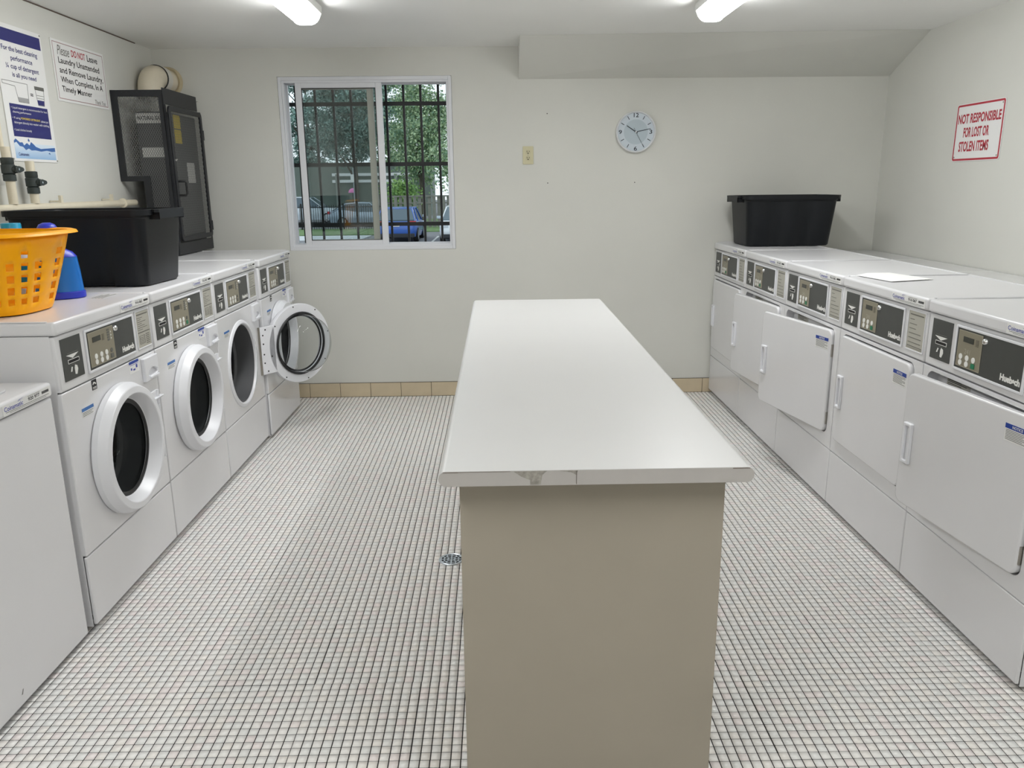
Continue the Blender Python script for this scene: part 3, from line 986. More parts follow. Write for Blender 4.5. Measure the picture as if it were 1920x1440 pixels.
def basket(m):
    NA = 96
    levels = [0, .012, .030, .050, .064, .088, .102, .126, .140, .164, .178, .200, .250]
    hole_rows = {2, 4, 6, 8, 10}

    def rad(z_):
        f_ = z_ / BH
        return .225 + .070 * f_ ** .9, .152 + .078 * f_ ** .9
    vs = []
    for z_ in levels:
        a, b = rad(z_)
        for i in range(NA):
            p = sup(a, b, 2 * PI * i / NA)
            vs.append((p[0], p[1], z_))
    fs = []
    for r0 in range(len(levels) - 1):
        for i in range(NA):
            if r0 in hole_rows and i % 4 in (1, 2) and (r0 != 10 or i % 8 < 4):
                continue
            i2 = (i + 1) % NA
            fs.append((r0 * NA + i, r0 * NA + i2, (r0 + 1) * NA + i2, (r0 + 1) * NA + i))
    c_ = len(vs)
    vs.append((0, 0, 0))
    for i in range(NA):
        fs.append((c_, (i + 1) % NA, i))
    m.add(vs, fs)


wl = part('basket_wall', basket, YELLOW, bk, smooth=35)
so = wl.modifiers.new('thickness', 'SOLIDIFY')
so.thickness = .003
so.offset = 1


def basket_rim(m):
    NA = 96
    a, b = .295, .230
    rows = []
    for da, dz in ((0, -.004), (0, .003), (.012, .006), (.024, .002), (.028, -.006), (.024, -.007), (.012, .0), (.002, -.004)):
        row = []
        for i in range(NA):
            t = 2 * PI * i / NA
            p = sup(a + da, b + da, t)
            dip = -.018 * max(0, math.cos(2 * (t - math.radians(90)))) ** 6 * (da > .01)
            row.append((p[0], p[1], BH + dz + dip))
        rows.append(row)
    rows.append(rows[0])
    m.rings(rows)


part('rim', basket_rim, YELLOW, bk, smooth=50)

# detergent bottles --------------------------------------------------------------
bt = thing('detergent_bottle', 'tall blue detergent bottle with royal blue base and cap, behind the basket', 'bottle', (-1.622, 2.942, H + .0012), math.radians(25))


def oval(rows, seg=36):
    return [[(a * math.cos(2 * PI * i / seg) + dx, b * math.sin(2 * PI * i / seg), z_) for i in range(seg)] for a, b, z_, dx in rows]


part('bottle_body', lambda m: m.rings(oval([(.080, .052, .026, 0), (.079, .051, .03, 0), (.075, .049, .10, 0), (.070, .046, .150, 0)]), cap0=True, cap1=True), BOTTLE, bt, smooth=40)
part('base_ring', lambda m: m.rings(oval([(.080, .052, 0, 0), (.084, .055, .003, 0), (.084, .055, .023, 0), (.080, .052, .0255, 0)]), cap0=True, cap1=True), BOTTLECAP, bt, smooth=40)
part('shoulder', lambda m: m.rings(oval([(.071, .047, .1505, 0), (.062, .042, .168, -.004), (.034, .030, .185, -.01), (.026, .026, .20, -.012), (.026, .026, .222, -.012)]), cap0=True, cap1=True), BOTTLECAP, bt, smooth=40)
part('cap', lambda m: m.rings(oval([(.032, .032, .2225, -.012), (.034, .034, .24, -.012), (.033, .033, .256, -.012), (.026, .026, .268, -.012), (.012, .012, .274, -.012)]), cap0=True, cap1=True), BOTTLECAP, bt, smooth=40)
b2 = thing('detergent_bottle', 'detergent bottle with flat turquoise cap, behind the basket', 'bottle', (-1.790, 2.985, H + .0012))
part('bottle_body', lambda m: m.rings(oval([(.060, .050, 0, 0), (.064, .054, .006, 0), (.064, .054, .14, 0), (.050, .044, .18, 0), (.026, .026, .205, 0), (.026, .026, .225, 0)]), cap0=True, cap1=True), mat('pale_bottle', srgb(226, 230, 234), .35), b2, smooth=40)
part('cap', lambda m: m.rings(oval([(.033, .033, .2255, 0), (.033, .033, .268, 0), (.031, .031, .272, 0)]), cap0=True, cap1=True), TURQ, b2, smooth=40)
part('label_band', lambda m: m.rings(oval([(.0646, .0546, .04, 0), (.0646, .0546, .12, 0)])), TURQ, b2, smooth=40)

# paper sheet on a dryer
pp = part('paper_sheet', lambda m: m.add([(-.10, -.13, .0012), (.11, -.11, .0012), (.10, .14, .0016), (-.02, .125, .006), (-.09, .10, .0012), (-.10, -.13, .0002), (.11, -.11, .0002), (.10, .14, .0006), (-.02, .125, .005), (-.09, .10, .0002)],
                                         [(0, 1, 2, 3, 4), (9, 8, 7, 6, 5), (0, 5, 6, 1), (1, 6, 7, 2), (2, 7, 8, 3), (3, 8, 9, 4), (4, 9, 5, 0)]), PAPER, None, (1.625, 3.245, H + .003), (0, 0, math.radians(12)))
setp(pp, 'loose white sheet of paper lying on a dryer lid', 'paper')

# ================================================================== WIRE CAGE AND FLUE
CX0, CX1, CY0, CY1, CZ0, CZ1 = XLW + .004, -1.884, 4.752, 5.325, 1.052, 1.978
cg = thing('wire_cage', 'black wire mesh cage round a gas heater in the corner', 'cage', (CX0, CY0, CZ0))
cw, cd, ch = CX1 - CX0, CY1 - CY0, CZ1 - CZ0
NZ = 1.480 - CZ0         # notch height at the wall side
NXW = .135               # notch width


def cage_front(m):
    t_ = .004
    m.box(0, .038, 0, t_, NZ, ch)                      # left stile above the notch
    m.box(0, cw, 0, t_, ch - .036, ch)                 # head
    m.box(cw - .026, cw, 0, t_, 0, ch - .036)          # right stile
    m.box(.038, NXW + .034, 0, t_, NZ, NZ + .028)      # notch rail
    m.box(NXW, NXW + .034, 0, t_, 0, NZ)               # notch stile
    m.box(NXW + .034, cw - .026, 0, t_, 0, .035)       # sill
    # returns
    m.box(NXW - .001, NXW, 0, .09, 0, NZ)
    m.box(0, NXW, .0, .05, NZ - .001, NZ)


part('front_frame', cage_front, CAGE, cg, bevel=.001)


def cage_side(m):
    x0, x1 = cw - .004, cw
    m.box(x0, x1 + .002, 0, cd - .06, ch - .075, ch + .012)
    m.box(x0, x1, 0, .030, .0, ch - .075)
    m.box(x0, x1, cd - .020, cd, .0, ch - .075)
    m.box(x0, x1, .030, cd - .02, 0, .070)
    m.box(x0 - .08, x0, 0, cd, 0, .003)


part('side_frame', cage_side, CAGE, cg, bevel=.001)
DY0, DY1, DZA, DZB = .034, cd - .024, .078, ch - .080
cdoor = part('cage_door', lambda m: ring_plate_x(m), CAGE, cg) if False else None


def door_ring(m):
    outer = rrect(DY0, DY1, DZA, DZB, .03, 5)
    inn = rrect(DY0 + .028, DY1 - .028, DZA + .028, DZB - .028, .012, 5)
    for xa, xb in ((cw + .001, cw + .014),):
        m.rings([[(xa, *p) for p in inn], [(xa, *p) for p in outer], [(xb, *p) for p in outer], [(xb, *p) for p in inn], [(xa, *p) for p in inn]])


cdoor = part('cage_door', door_ring, CAGE, cg, bevel=.002)
part('door_handle', lambda m: m.tube([(cw + .014, DY0 + .03, .425), (cw + .050, DY0 + .032, .425), (cw + .054, DY0 + .036, .415), (cw + .054, DY0 + .036, .355), (cw + .050, DY0 + .032, .345), (cw + .014, DY0 + .03, .345)], .006, 8), BLACKIRON, cdoor, smooth=50)
part('lock_bolt', lambda m: (m.cyl((cw + .0145, DY0 + .012, .545), 'x', .006, 0, .006, 10), m.cyl((cw + .0145, DY0 + .03, .548), 'x', .004, 0, .005, 10)), CHROME, cdoor)
part('hinge', lambda m: (m.cyl((cw + .012, DY1 - .002, 0), 'z', .007, .12, .18, 10), m.cyl((cw + .012, DY1 - .002, 0), 'z', .007, .68, .74, 10)), CAGE, cdoor)


def mesh_fill(m, poly_u0, poly_u1, v0, v1, place, pitch=.0135, t_=.0021, ratio=1.7):
    """expanded diamond mesh: two families of slanted strips clipped to a rectangle"""
    dirs = ((1, ratio), (1, -ratio))
    for dx, dz in dirs:
        # lines u = u_s + s*dx, v = v_s + s*dz ; start along u at v0
        span = (v1 - v0) / abs(dz)
        k0 = int((poly_u0 - span - poly_u0) / pitch) - 1
        k1 = int((poly_u1 - poly_u0 + span) / pitch) + 1
        for k_ in range(k0, k1 + 1):
            us = poly_u0 + k_ * pitch
            # param from v0 to v1
            if dz > 0: a, b = (us, v0), (us + span * dx, v1)
            else: a, b = (us, v1), (us + span * dx, v0)
            # clip in u
            (ua, va), (ub, vb) = a, b
            if ub < poly_u0 or ua > poly_u1: continue
            if ua < poly_u0:
                f_ = (poly_u0 - ua) / (ub - ua); ua, va = poly_u0, va + (vb - va) * f_
            if ub > poly_u1:
                f_ = (poly_u1 - ua) / (ub - ua); ub, vb = poly_u1, va + (vb - va) * f_
            if ub - ua < 1e-4: continue
            w_ = t_ / 2
            vs = [place(ua - w_, va, 0), place(ua + w_, va, 0), place(ub + w_, vb, 0), place(ub - w_, vb, 0),
                  place(ua - w_, va, .001), place(ua + w_, va, .001), place(ub + w_, vb, .001), place(ub - w_, vb, .001)]
            m.add(vs, [(0, 1, 2, 3), (7, 6, 5, 4), (0, 4, 5, 1), (3, 2, 6, 7)])


def fm(m):
    pl = lambda u, v, d_: (u, .0045 + d_, v)
    mesh_fill(m, .036, cw - .024, NZ + .026, ch - .034, pl)
    mesh_fill(m, NXW + .032, cw - .024, .033, NZ + .026, pl)


part('wire_mesh', fm, MESHM, cg, kind='stuff')
part('wire_mesh', lambda m: mesh_fill(m, DY0 + .026, DY1 - .026, DZA + .026, DZB - .026, lambda u, v, d_: (cw + .004 + d_, u, v), pitch=.0165), MESHM, cg, kind='stuff')
part('top_mesh', lambda m: mesh_fill(m, 0, cw, 0, cd, lambda u, v, d_: (u, v, ch - .012 + d_), pitch=.03, t_=.003), MESHM, cg, kind='stuff')

ht = thing('gas_heater', 'grey gas heater with yellow and white labels inside the wire cage', 'heater', (-2.06, 5.14, 1.07))
part('casing', lambda m: m.box(-.03, .14, -.30, .178, .0, .80), mat('heater_grey', srgb(70, 71, 72), .5, noise=.06, nscale=10), ht, bevel=.008)
for a, b in (((.735, .79), 'NATURAL GAS'), ((.545, .60), None)):
    l_ = part('name_plate', lambda m: m.box(-.025 if b else -.01, .132, -.3025, -.3003, a[0], a[1]), mat('pale_plate', srgb(206, 206, 202), .5), ht)
    if b: text_in(b, -.015, .122, a[0] + .018, a[0] + .040, -.3030, PRINTK, l_, bold=.02)
for zz in ((.715, .792), (.63, .708)):
    part('warning_label', lambda m: m.box(.1403, .142, -.18, -.08, *zz), mat('warning_yellow', srgb(206, 182, 40), .5), ht)
part('data_plate', lambda m: m.box(.1403, .142, -.04, .08, .40, .52), mat('pale_plate', srgb(206, 206, 202), .5), ht)
part('gas_line', lambda m: m.tube([(.152, -.345, .17), (.152, -.345, .10), (.152, -.345, .005)], .012, 8), mat('yellow_gas_line', srgb(190, 160, 40), .5), ht, smooth=50)

fl = thing('flue_pipe', 'cream flue elbow rising from the cage into the window wall', 'pipe', (-2.088, 5.10, 1.982))
r0 = .073
FZ = .113
pth = [(0, 0, 0), (0, 0, .023)] + [(0, .09 - .09 * math.cos(math.radians(t)), .023 + .09 * math.sin(math.radians(t))) for t in range(10, 91, 10)] + [(0, .155, FZ), (0, YB - 5.10 - .02, FZ)]
part('elbow', lambda m: m.tube(pth, r0, 24), FLUE, fl, smooth=50)
part('joint_ring', lambda m: m.lathe([(r0 + .0005, .092), (r0 + .005, .092), (r0 + .005, .101), (r0 + .0005, .101)], 'y', (0, 0, FZ), 32), SEAL, fl)
part('collar', lambda m: m.lathe([(r0 + .0005, .102), (r0 + .006, .104), (r0 + .006, .165), (r0 + .0005, .165)], 'y', (0, 0, FZ), 32), mat('white_collar', srgb(222, 218, 208), .4), fl, smooth=40)
part('wall_flange', lambda m: m.lathe([(r0 + .0005, YB - 5.10 - .030), (r0 + .012, YB - 5.10 - .036), (.088, YB - 5.10 - .030), (.091, YB - 5.10 - .002), (.091, YB - 5.10 - .0008), (r0, YB - 5.10 - .0008)], 'y', (0, 0, FZ), 36), FLANGE, fl, smooth=40)

# ================================================================== WATER PIPES ON THE LEFT WALL
wp = thing('water_pipe', 'cream horizontal water pipe on brackets along the left wall', 'pipe', (-2.125, 3.2, 1.360))
part('pipe', lambda m: m.tube([(0, -.6, 0), (0, 1.585, 0)], .017, 14), PVC, wp, smooth=50)
part('pipe_ring', lambda m: m.lathe([(.017, -.008), (.026, -.006), (.026, .006), (.017, .008)], 'y', (0, 1.43, 0), 20), PVC, wp, smooth=40)
for y_ in (.78, 1.30):
    part('bracket', lambda m: (m.box(-.052, .0, y_ - .006, y_ + .006, .018, .026), m.box(-.006, .006, y_ - .010, y_ + .010, .012, .050)), PVC, wp)
for py_, top_, lb in ((3.592, 1.62, 'cream standpipe with a dark shutoff valve beside the detergent poster'), (3.760, 1.565, 'shorter cream standpipe with a dark shutoff valve below the detergent poster')):
    st = thing('standpipe', lb, 'pipe', (-2.125, py_, 1.3775))
    hh = top_ - 1.3775
    part('pipe', lambda m: m.tube([(0, 0, .0), (0, 0, hh)], .019, 14), PVC, st, smooth=50)
    zc_ = hh - .095
    part('valve_body', lambda m: (m.lathe([(.0195, -.05), (.026, -.048), (.026, -.022), (.022, -.02), (.028, -.016), (.028, .018), (.024, .022), (.026, .026), (.026, .048), (.0195, .05)], 'z', (0, 0, zc_), 16),
                                  m.cyl((0, 0, zc_), 'x', .016, .0, .036, 14)), VALVE, st, smooth=35)
    part('valve_lever', lambda m: (m.prism([(-.014, zc_ - .012), (.012, zc_ - .014), (.040, zc_ - .007), (.046, zc_), (.040, zc_ + .008), (.012, zc_ + .014), (-.014, zc_ + .012)], 'x', .0365, .044)), VALVE, st, bevel=.002)
    part('valve_screw', lambda m: m.cyl((0, 0, zc_), 'x', .005, .0442, .0475, 10), CHROME, st)
    if top_ > 1.6:
        part('riser', lambda m: m.tube([(-.015, 0, hh), (-.015, 0, 2.285 - 1.3775)], .011, 10), PVC, st, smooth=50)

# ================================================================== SIGNS
# right wall: frame faces -x
RS = thing('wall_sign', 'white sign with red border about lost or stolen items', 'sign', (XRW - .0008, 4.535, 1.536), -PI / 2)
sw, shh = .428, .300
part('sign_panel', lambda m: m.prism(rrect(0, sw, 0, shh, .014), 'y', -.004, -.0002), LABELW, RS)


def border(m):
    a = rrect(.004, sw - .004, .004, shh - .004, .012)
    b = rrect(.014, sw - .014, .014, shh - .014, .006)
    m.rings([[(p[0], -.0046, p[1]) for p in a], [(p[0], -.0046, p[1]) for p in b], [(p[0], -.0041, p[1]) for p in b], [(p[0], -.0041, p[1]) for p in a], [(p[0], -.0046, p[1]) for p in a]])


part('red_border', border, REDP, RS)
text_in('NOT RESPONSIBLE', .022, sw - .024, .196, .246, -.0046, REDP, RS, bold=.03)
text_in('FOR LOST OR', .085, .315, .124, .176, -.0046, REDP, RS, bold=.03)
text_in('STOLEN ITEMS', .055, .325, .050, .104, -.0046, REDP, RS, bold=.03)
for u_, v_ in ((.022, .022), (sw - .022, .022), (sw - .022, shh - .022)):
    part('screw', lambda m: m.cyl((0, 0, 0), 'y', .0045, -.0062, -.0042, 10), STEEL, RS, (u_, 0, v_), key='sgscrew')

# left wall: frame faces +x
LS = thing('wall_sign', 'white sign asking not to leave laundry unattended', 'sign', (XLW + .0008, 4.188, 1.868), PI / 2)
sw, shh = .530, .292
part('sign_panel', lambda m: m.box(0, sw, -.004, -.0002, 0, shh), LABELW, LS)
part('thin_border', lambda m: frame_ring(m, .012, sw - .012, .012, shh - .012, -.0046, -.0041, .0025), mat('maroon_line', srgb(140, 80, 84), .5), LS)
text_in('Please', .050, .165, .222, .268, -.0046, PRINTG, LS, shear=.25)
text_in('DO NOT', .185, .325, .229, .262, -.0046, REDP, LS, bold=.02)
text_in('Leave', .345, .455, .229, .262, -.0046, PRINTK, LS, bold=.012)
text_in('Laundry Unattended', .050, .465, .174, .212, -.0046, PRINTK, LS, bold=.012)
text_in('and Remove Laundry,', .050, .495, .128, .166, -.0046, PRINTK, LS, bold=.012)
text_in('When Complete, In A', .050, .480, .084, .121, -.0046, PRINTK, LS, bold=.012)
text_in('Timely Manner', .050, .350, .040, .076, -.0046, PRINTK, LS, bold=.012)
text_in('Thank You', .375, .490, .018, .040, -.0046, PRINTG, LS, shear=.2)

PS = thing('wall_poster', 'tall white and navy poster about detergent with a water splash', 'poster', (XLW + .0008, 3.722, 1.566), PI / 2)
sw, shh = .378, .590
part('poster_sheet', lambda m: m.box(0, sw, -.004, -.0002, 0, shh), LABELW, PS)
Yp = -.0046
part('navy_header', lambda m: m.box(.012, sw - .012, Yp, -.0041, .515, .570), NAVY, PS)
text_in('For the best cleaning', .045, .325, .470, .498, Yp, NAVY, PS, bold=.015)
text_in('performance', .105, .275, .432, .460, Yp, NAVY, PS, bold=.015)
text_in('\u00bc cup of detergent', .060, .320, .396, .424, Yp, NAVY, PS, bold=.015)
text_in('is all you need', .100, .290, .362, .388, Yp, NAVY, PS, bold=.015)


def outline(m, poly, t_=.002):
    for i in range(len(poly)):
        a, b = Vector(poly[i]), Vector(poly[(i + 1) % len(poly)])
        d_ = (b - a).normalized() * t_ / 2
        n_ = Vector((-d_.y, d_.x))
        m.prism([a - d_ - n_, b + d_ - n_, b + d_ + n_, a - d_ + n_], 'y', Yp, -.0041)


part('scoop_drawing', lambda m: (outline(m, [(.012, .346), (.205, .346), (.200, .262), (.120, .262), (.105, .328), (.012, .332)])), PRINTG, PS)
part('scoop_fill', lambda m: m.prism([(.1165, .282), (.1205, .2635), (.199, .2635), (.200, .282)], 'y', Yp - .0002, Yp - .0001), mat('grey_fill', srgb(160, 160, 160), .5), PS)
part('equals_mark', lambda m: (m.box(.222, .244, Yp, -.0041, .304, .308), m.box(.222, .244, Yp, -.0041, .297, .301)), PRINTK, PS)
part('cup_drawing', lambda m: (outline(m, [(.266, .330), (.338, .330), (.328, .260), (.276, .260)]), m.box(.262, .342, Yp, -.0041, .330, .345), m.box(.272, .333, Yp, -.0041, .304, .306), m.box(.272, .333, Yp, -.0041, .292, .294)), PRINTG, PS)
part('cup_fill', lambda m: m.prism([(.272, .284), (.2775, .2615), (.3265, .2615), (.332, .284)], 'y', Yp - .0002, Yp - .0001), NAVY, PS)
part('navy_box', lambda m: m.box(.040, sw - .030, Yp, -.0041, .108, .250), NAVY, PS)
Y2 = Yp - .0005
text_in('• Liquid detergent is recommended for best', .048, .340, .226, .238, Y2, PRINTW, PS)
text_in('cleaning performance', .056, .200, .208, .220, Y2, PRINTW, PS)
text_in('• If using', .048, .108, .182, .194, Y2, PRINTW, PS)
text_in('POWDERED DETERGENT,', .113, .272, .183, .194, Y2, YEL_P, PS, bold=.02)
text_in('please put', .278, .338, .180, .193, Y2, PRINTW, PS)
text_in('detergent directly into washer with clothing', .056, .340, .162, .175, Y2, PRINTW, PS)
text_in('• Load clothes loosely', .048, .185, .130, .143, Y2, PRINTW, PS)
# printed water picture: pale blue print fading to white
wm = bpy.data.materials.new('water_print')
wm.use_nodes = True
nt = wm.node_tree
tc_ = nt.nodes.new('ShaderNodeTexCoord'); sx_ = nt.nodes.new('ShaderNodeSeparateXYZ'); rp = nt.nodes.new('ShaderNodeValToRGB')
mp = nt.nodes.new('ShaderNodeMapRange')
mp.inputs['From Min'].default_value = .012; mp.inputs['From Max'].default_value = .075
nt.links.new(tc_.outputs['Object'], sx_.inputs[0]); nt.links.new(sx_.outputs['Z'], mp.inputs['Value']); nt.links.new(mp.outputs[0], rp.inputs['Fac'])
rp.color_ramp.elements[0].color = (*srgb(150, 186, 222), 1); rp.color_ramp.elements[1].color = (*srgb(214, 228, 240), 1)
nt.links.new(rp.outputs[0], nt.nodes['Principled BSDF'].inputs['Base Color'])
part('water_picture', lambda m: m.box(.030, sw - .014, Yp, -.0041, .012, .080), wm, PS)
wave = [(.030, .088), (.045, .098), (.075, .082), (.095, .084), (.105, .070), (.130, .082), (.150, .072), (.165, .088), (.185, .078), (.200, .068), (.240, .060), (.290, .064), (.364, .070),
        (.364, .052), (.330, .050), (.290, .054), (.240, .048), (.190, .052), (.160, .050), (.140, .058), (.115, .050), (.095, .064), (.070, .066), (.048, .084), (.030, .078)]
part('splash', lambda m: (m.prism(wave, 'y', Yp - .0004, Yp - .0001), m.prism([(.14, .094), (.148, .104), (.156, .092), (.148, .088)], 'y', Yp - .0004, Yp - .0001), m.prism([(.30, .040), (.312, .046), (.318, .036)], 'y', Yp - .0004, Yp - .0001)), mat('splash_blue', srgb(62, 104, 168), .5), PS)
text_in('Coinamatic', .052, .135, .024, .038, Yp - .0006, NAVY, PS, bold=.01)
for u_, v_ in ((.008, .008), (sw - .008, .008), (sw - .008, shh - .008), (.008, shh - .008)):
    part('tack', lambda m: m.cyl((0, 0, 0), 'y', .004, -.0062, -.0042, 8), STEEL, PS, (u_, 0, v_), key='tack')

# ================================================================== CLOCK AND OUTLET
ck = thing('wall_clock', 'round white wall clock with pale blue face', 'clock', (.908, YB - .0008, 1.763))
R_ = .130
part('case', lambda m: m.lathe([(0, 0), (R_ - .003, 0), (R_, -.012), (R_ - .001, -.028), (R_ - .005, -.031), (R_ - .010, -.026), (R_ - .011, -.016)], 'y', (0, 0, 0), 64), mat('clock_white', srgb(226, 228, 230), .35), ck, smooth=35)
FACE = mat('clock_face', srgb(198, 208, 216), .4)
fc = part('dial', lambda m: m.lathe([(0, -.0165), (R_ - .0112, -.0165), (R_ - .0112, -.012), (0, -.012)], 'y', (0, 0, 0), 64), FACE, ck)
part('inner_dial', lambda m: m.lathe([(0, -.0175), (R_ * .60, -.0175), (R_ * .60, -.0166), (0, -.0166)], 'y', (0, 0, 0), 48), mat('clock_inner', srgb(178, 192, 200), .4), fc)
INK = mat('clock_ink', srgb(34, 42, 52), .5)
for tx_, cx_, cz_, w_, h_ in (('12', 0, .80, .25, .20), ('3', .75, 0, .15, .20), ('6', 0, -.80, .16, .20), ('9', -.78, 0, .16, .20)):
    text_in(tx_, (cx_ - w_ / 2) * R_, (cx_ + w_ / 2) * R_, (cz_ - h_ / 2) * R_, (cz_ + h_ / 2) * R_, -.0170, INK, fc, bold=.015, name='numeral')
for hr in (1, 2, 4, 5, 7, 8, 10, 11):
    a = math.radians(90 - 30 * hr)
    ca, sa = math.cos(a), math.sin(a)
    w_ = .0021
    part('hour_mark', lambda m: m.prism([(R_ * .68 * ca - w_ * sa, R_ * .68 * sa + w_ * ca), (R_ * .86 * ca - w_ * sa, R_ * .86 * sa + w_ * ca), (R_ * .86 * ca + w_ * sa, R_ * .86 * sa - w_ * ca), (R_ * .68 * ca + w_ * sa, R_ * .68 * sa - w_ * ca)], 'y', -.0170, -.0166), INK, fc)


def hand(name, dx, dz, tail, w_, y_, mm):
    v = Vector((dx, dz)) * R_
    d_ = v.normalized(); n_ = Vector((-d_.y, d_.x)) * w_
    part(name, lambda m: m.prism([-d_ * tail * R_ - n_, v - n_ * .7, v + n_ * .7, -d_ * tail * R_ + n_], 'y', y_, y_ + .0008), mm, ck)


hand('hour_hand', -.46, .30, .10, .0032, -.0195, INK)
hand('minute_hand', .74, .15, .06, .0024, -.0208, INK)
hand('second_hand', .33, -.60, .22, .0009, -.0220, INK)
part('hub', lambda m: m.cyl((0, 0, 0), 'y', .005, -.0228, -.0165, 14), mat('clock_white', srgb(226, 228, 230), .35), ck)

ou = thing('power_outlet', 'ivory double power outlet on the wall right of the window', 'outlet', (.2045, YB - .0008, 1.5665))
part('cover_plate', lambda m: m.prism(rrect(-.035, .035, 0, .114, .004), 'y', -.006, -.0002), IVORY, ou, bevel=.002)
for z_ in (.038, .077):
    so_ = part('socket', lambda m: m.prism(rrect(-.0165, .0165, z_ - .014, z_ + .014, .009), 'y', -.0078, -.0062), mat('ivory_socket', srgb(198, 192, 158), .4), ou)
    part('slot', lambda m: (m.box(-.0085, -.0055, -.0084, -.0079, z_ - .001, z_ + .009), m.box(.0055, .0085, -.0084, -.0079, z_, z_ + .008), m.prism([(-.004, z_ - .010), (.004, z_ - .010), (.003, z_ - .004), (-.003, z_ - .004)], 'y', -.0084, -.0079)), DARKGAP, so_)  # dark solid shapes, shade of the socket openings painted in
part('plate_screw', lambda m: m.cyl((0, 0, .0575), 'y', .003, -.0072, -.0061, 10), STEEL, ou)

# ================================================================== OUTSIDE
GZ = -1.0
ASPHALT = mat('asphalt', srgb(120, 122, 126), .9, noise=.08, nscale=3)
GRASS = mat('grass', srgb(104, 132, 84), .9, noise=.25, nscale=3)
CONC = mat('concrete', srgb(196, 202, 206), .8, noise=.05, nscale=2)
part_ = struct('ground', lambda m: m.box(-60, 50, YB + T + .05, 140, GZ - .3, GZ), ASPHALT)
struct('lawn', lambda m: (m.box(-40, -6.2, 41.0, 47.0, GZ + .001, GZ + .05), m.box(-6.19, 12, 43.5, 60, GZ + .001, GZ + .05)), GRASS)
struct('walkway', lambda m: m.box(-40, -6.4, 37.2, 40.6, GZ + .001, GZ + .03), CONC)
for x_ in (-2.95, -5.65):
    pl = part('parking_line', lambda m: m.box(-.05, .05, 0, 5.2, .001, .004), mat('road_paint', srgb(206, 208, 206), .8), None, (x_, 34.5, GZ), key='pline')
    pl['kind'] = 'structure'


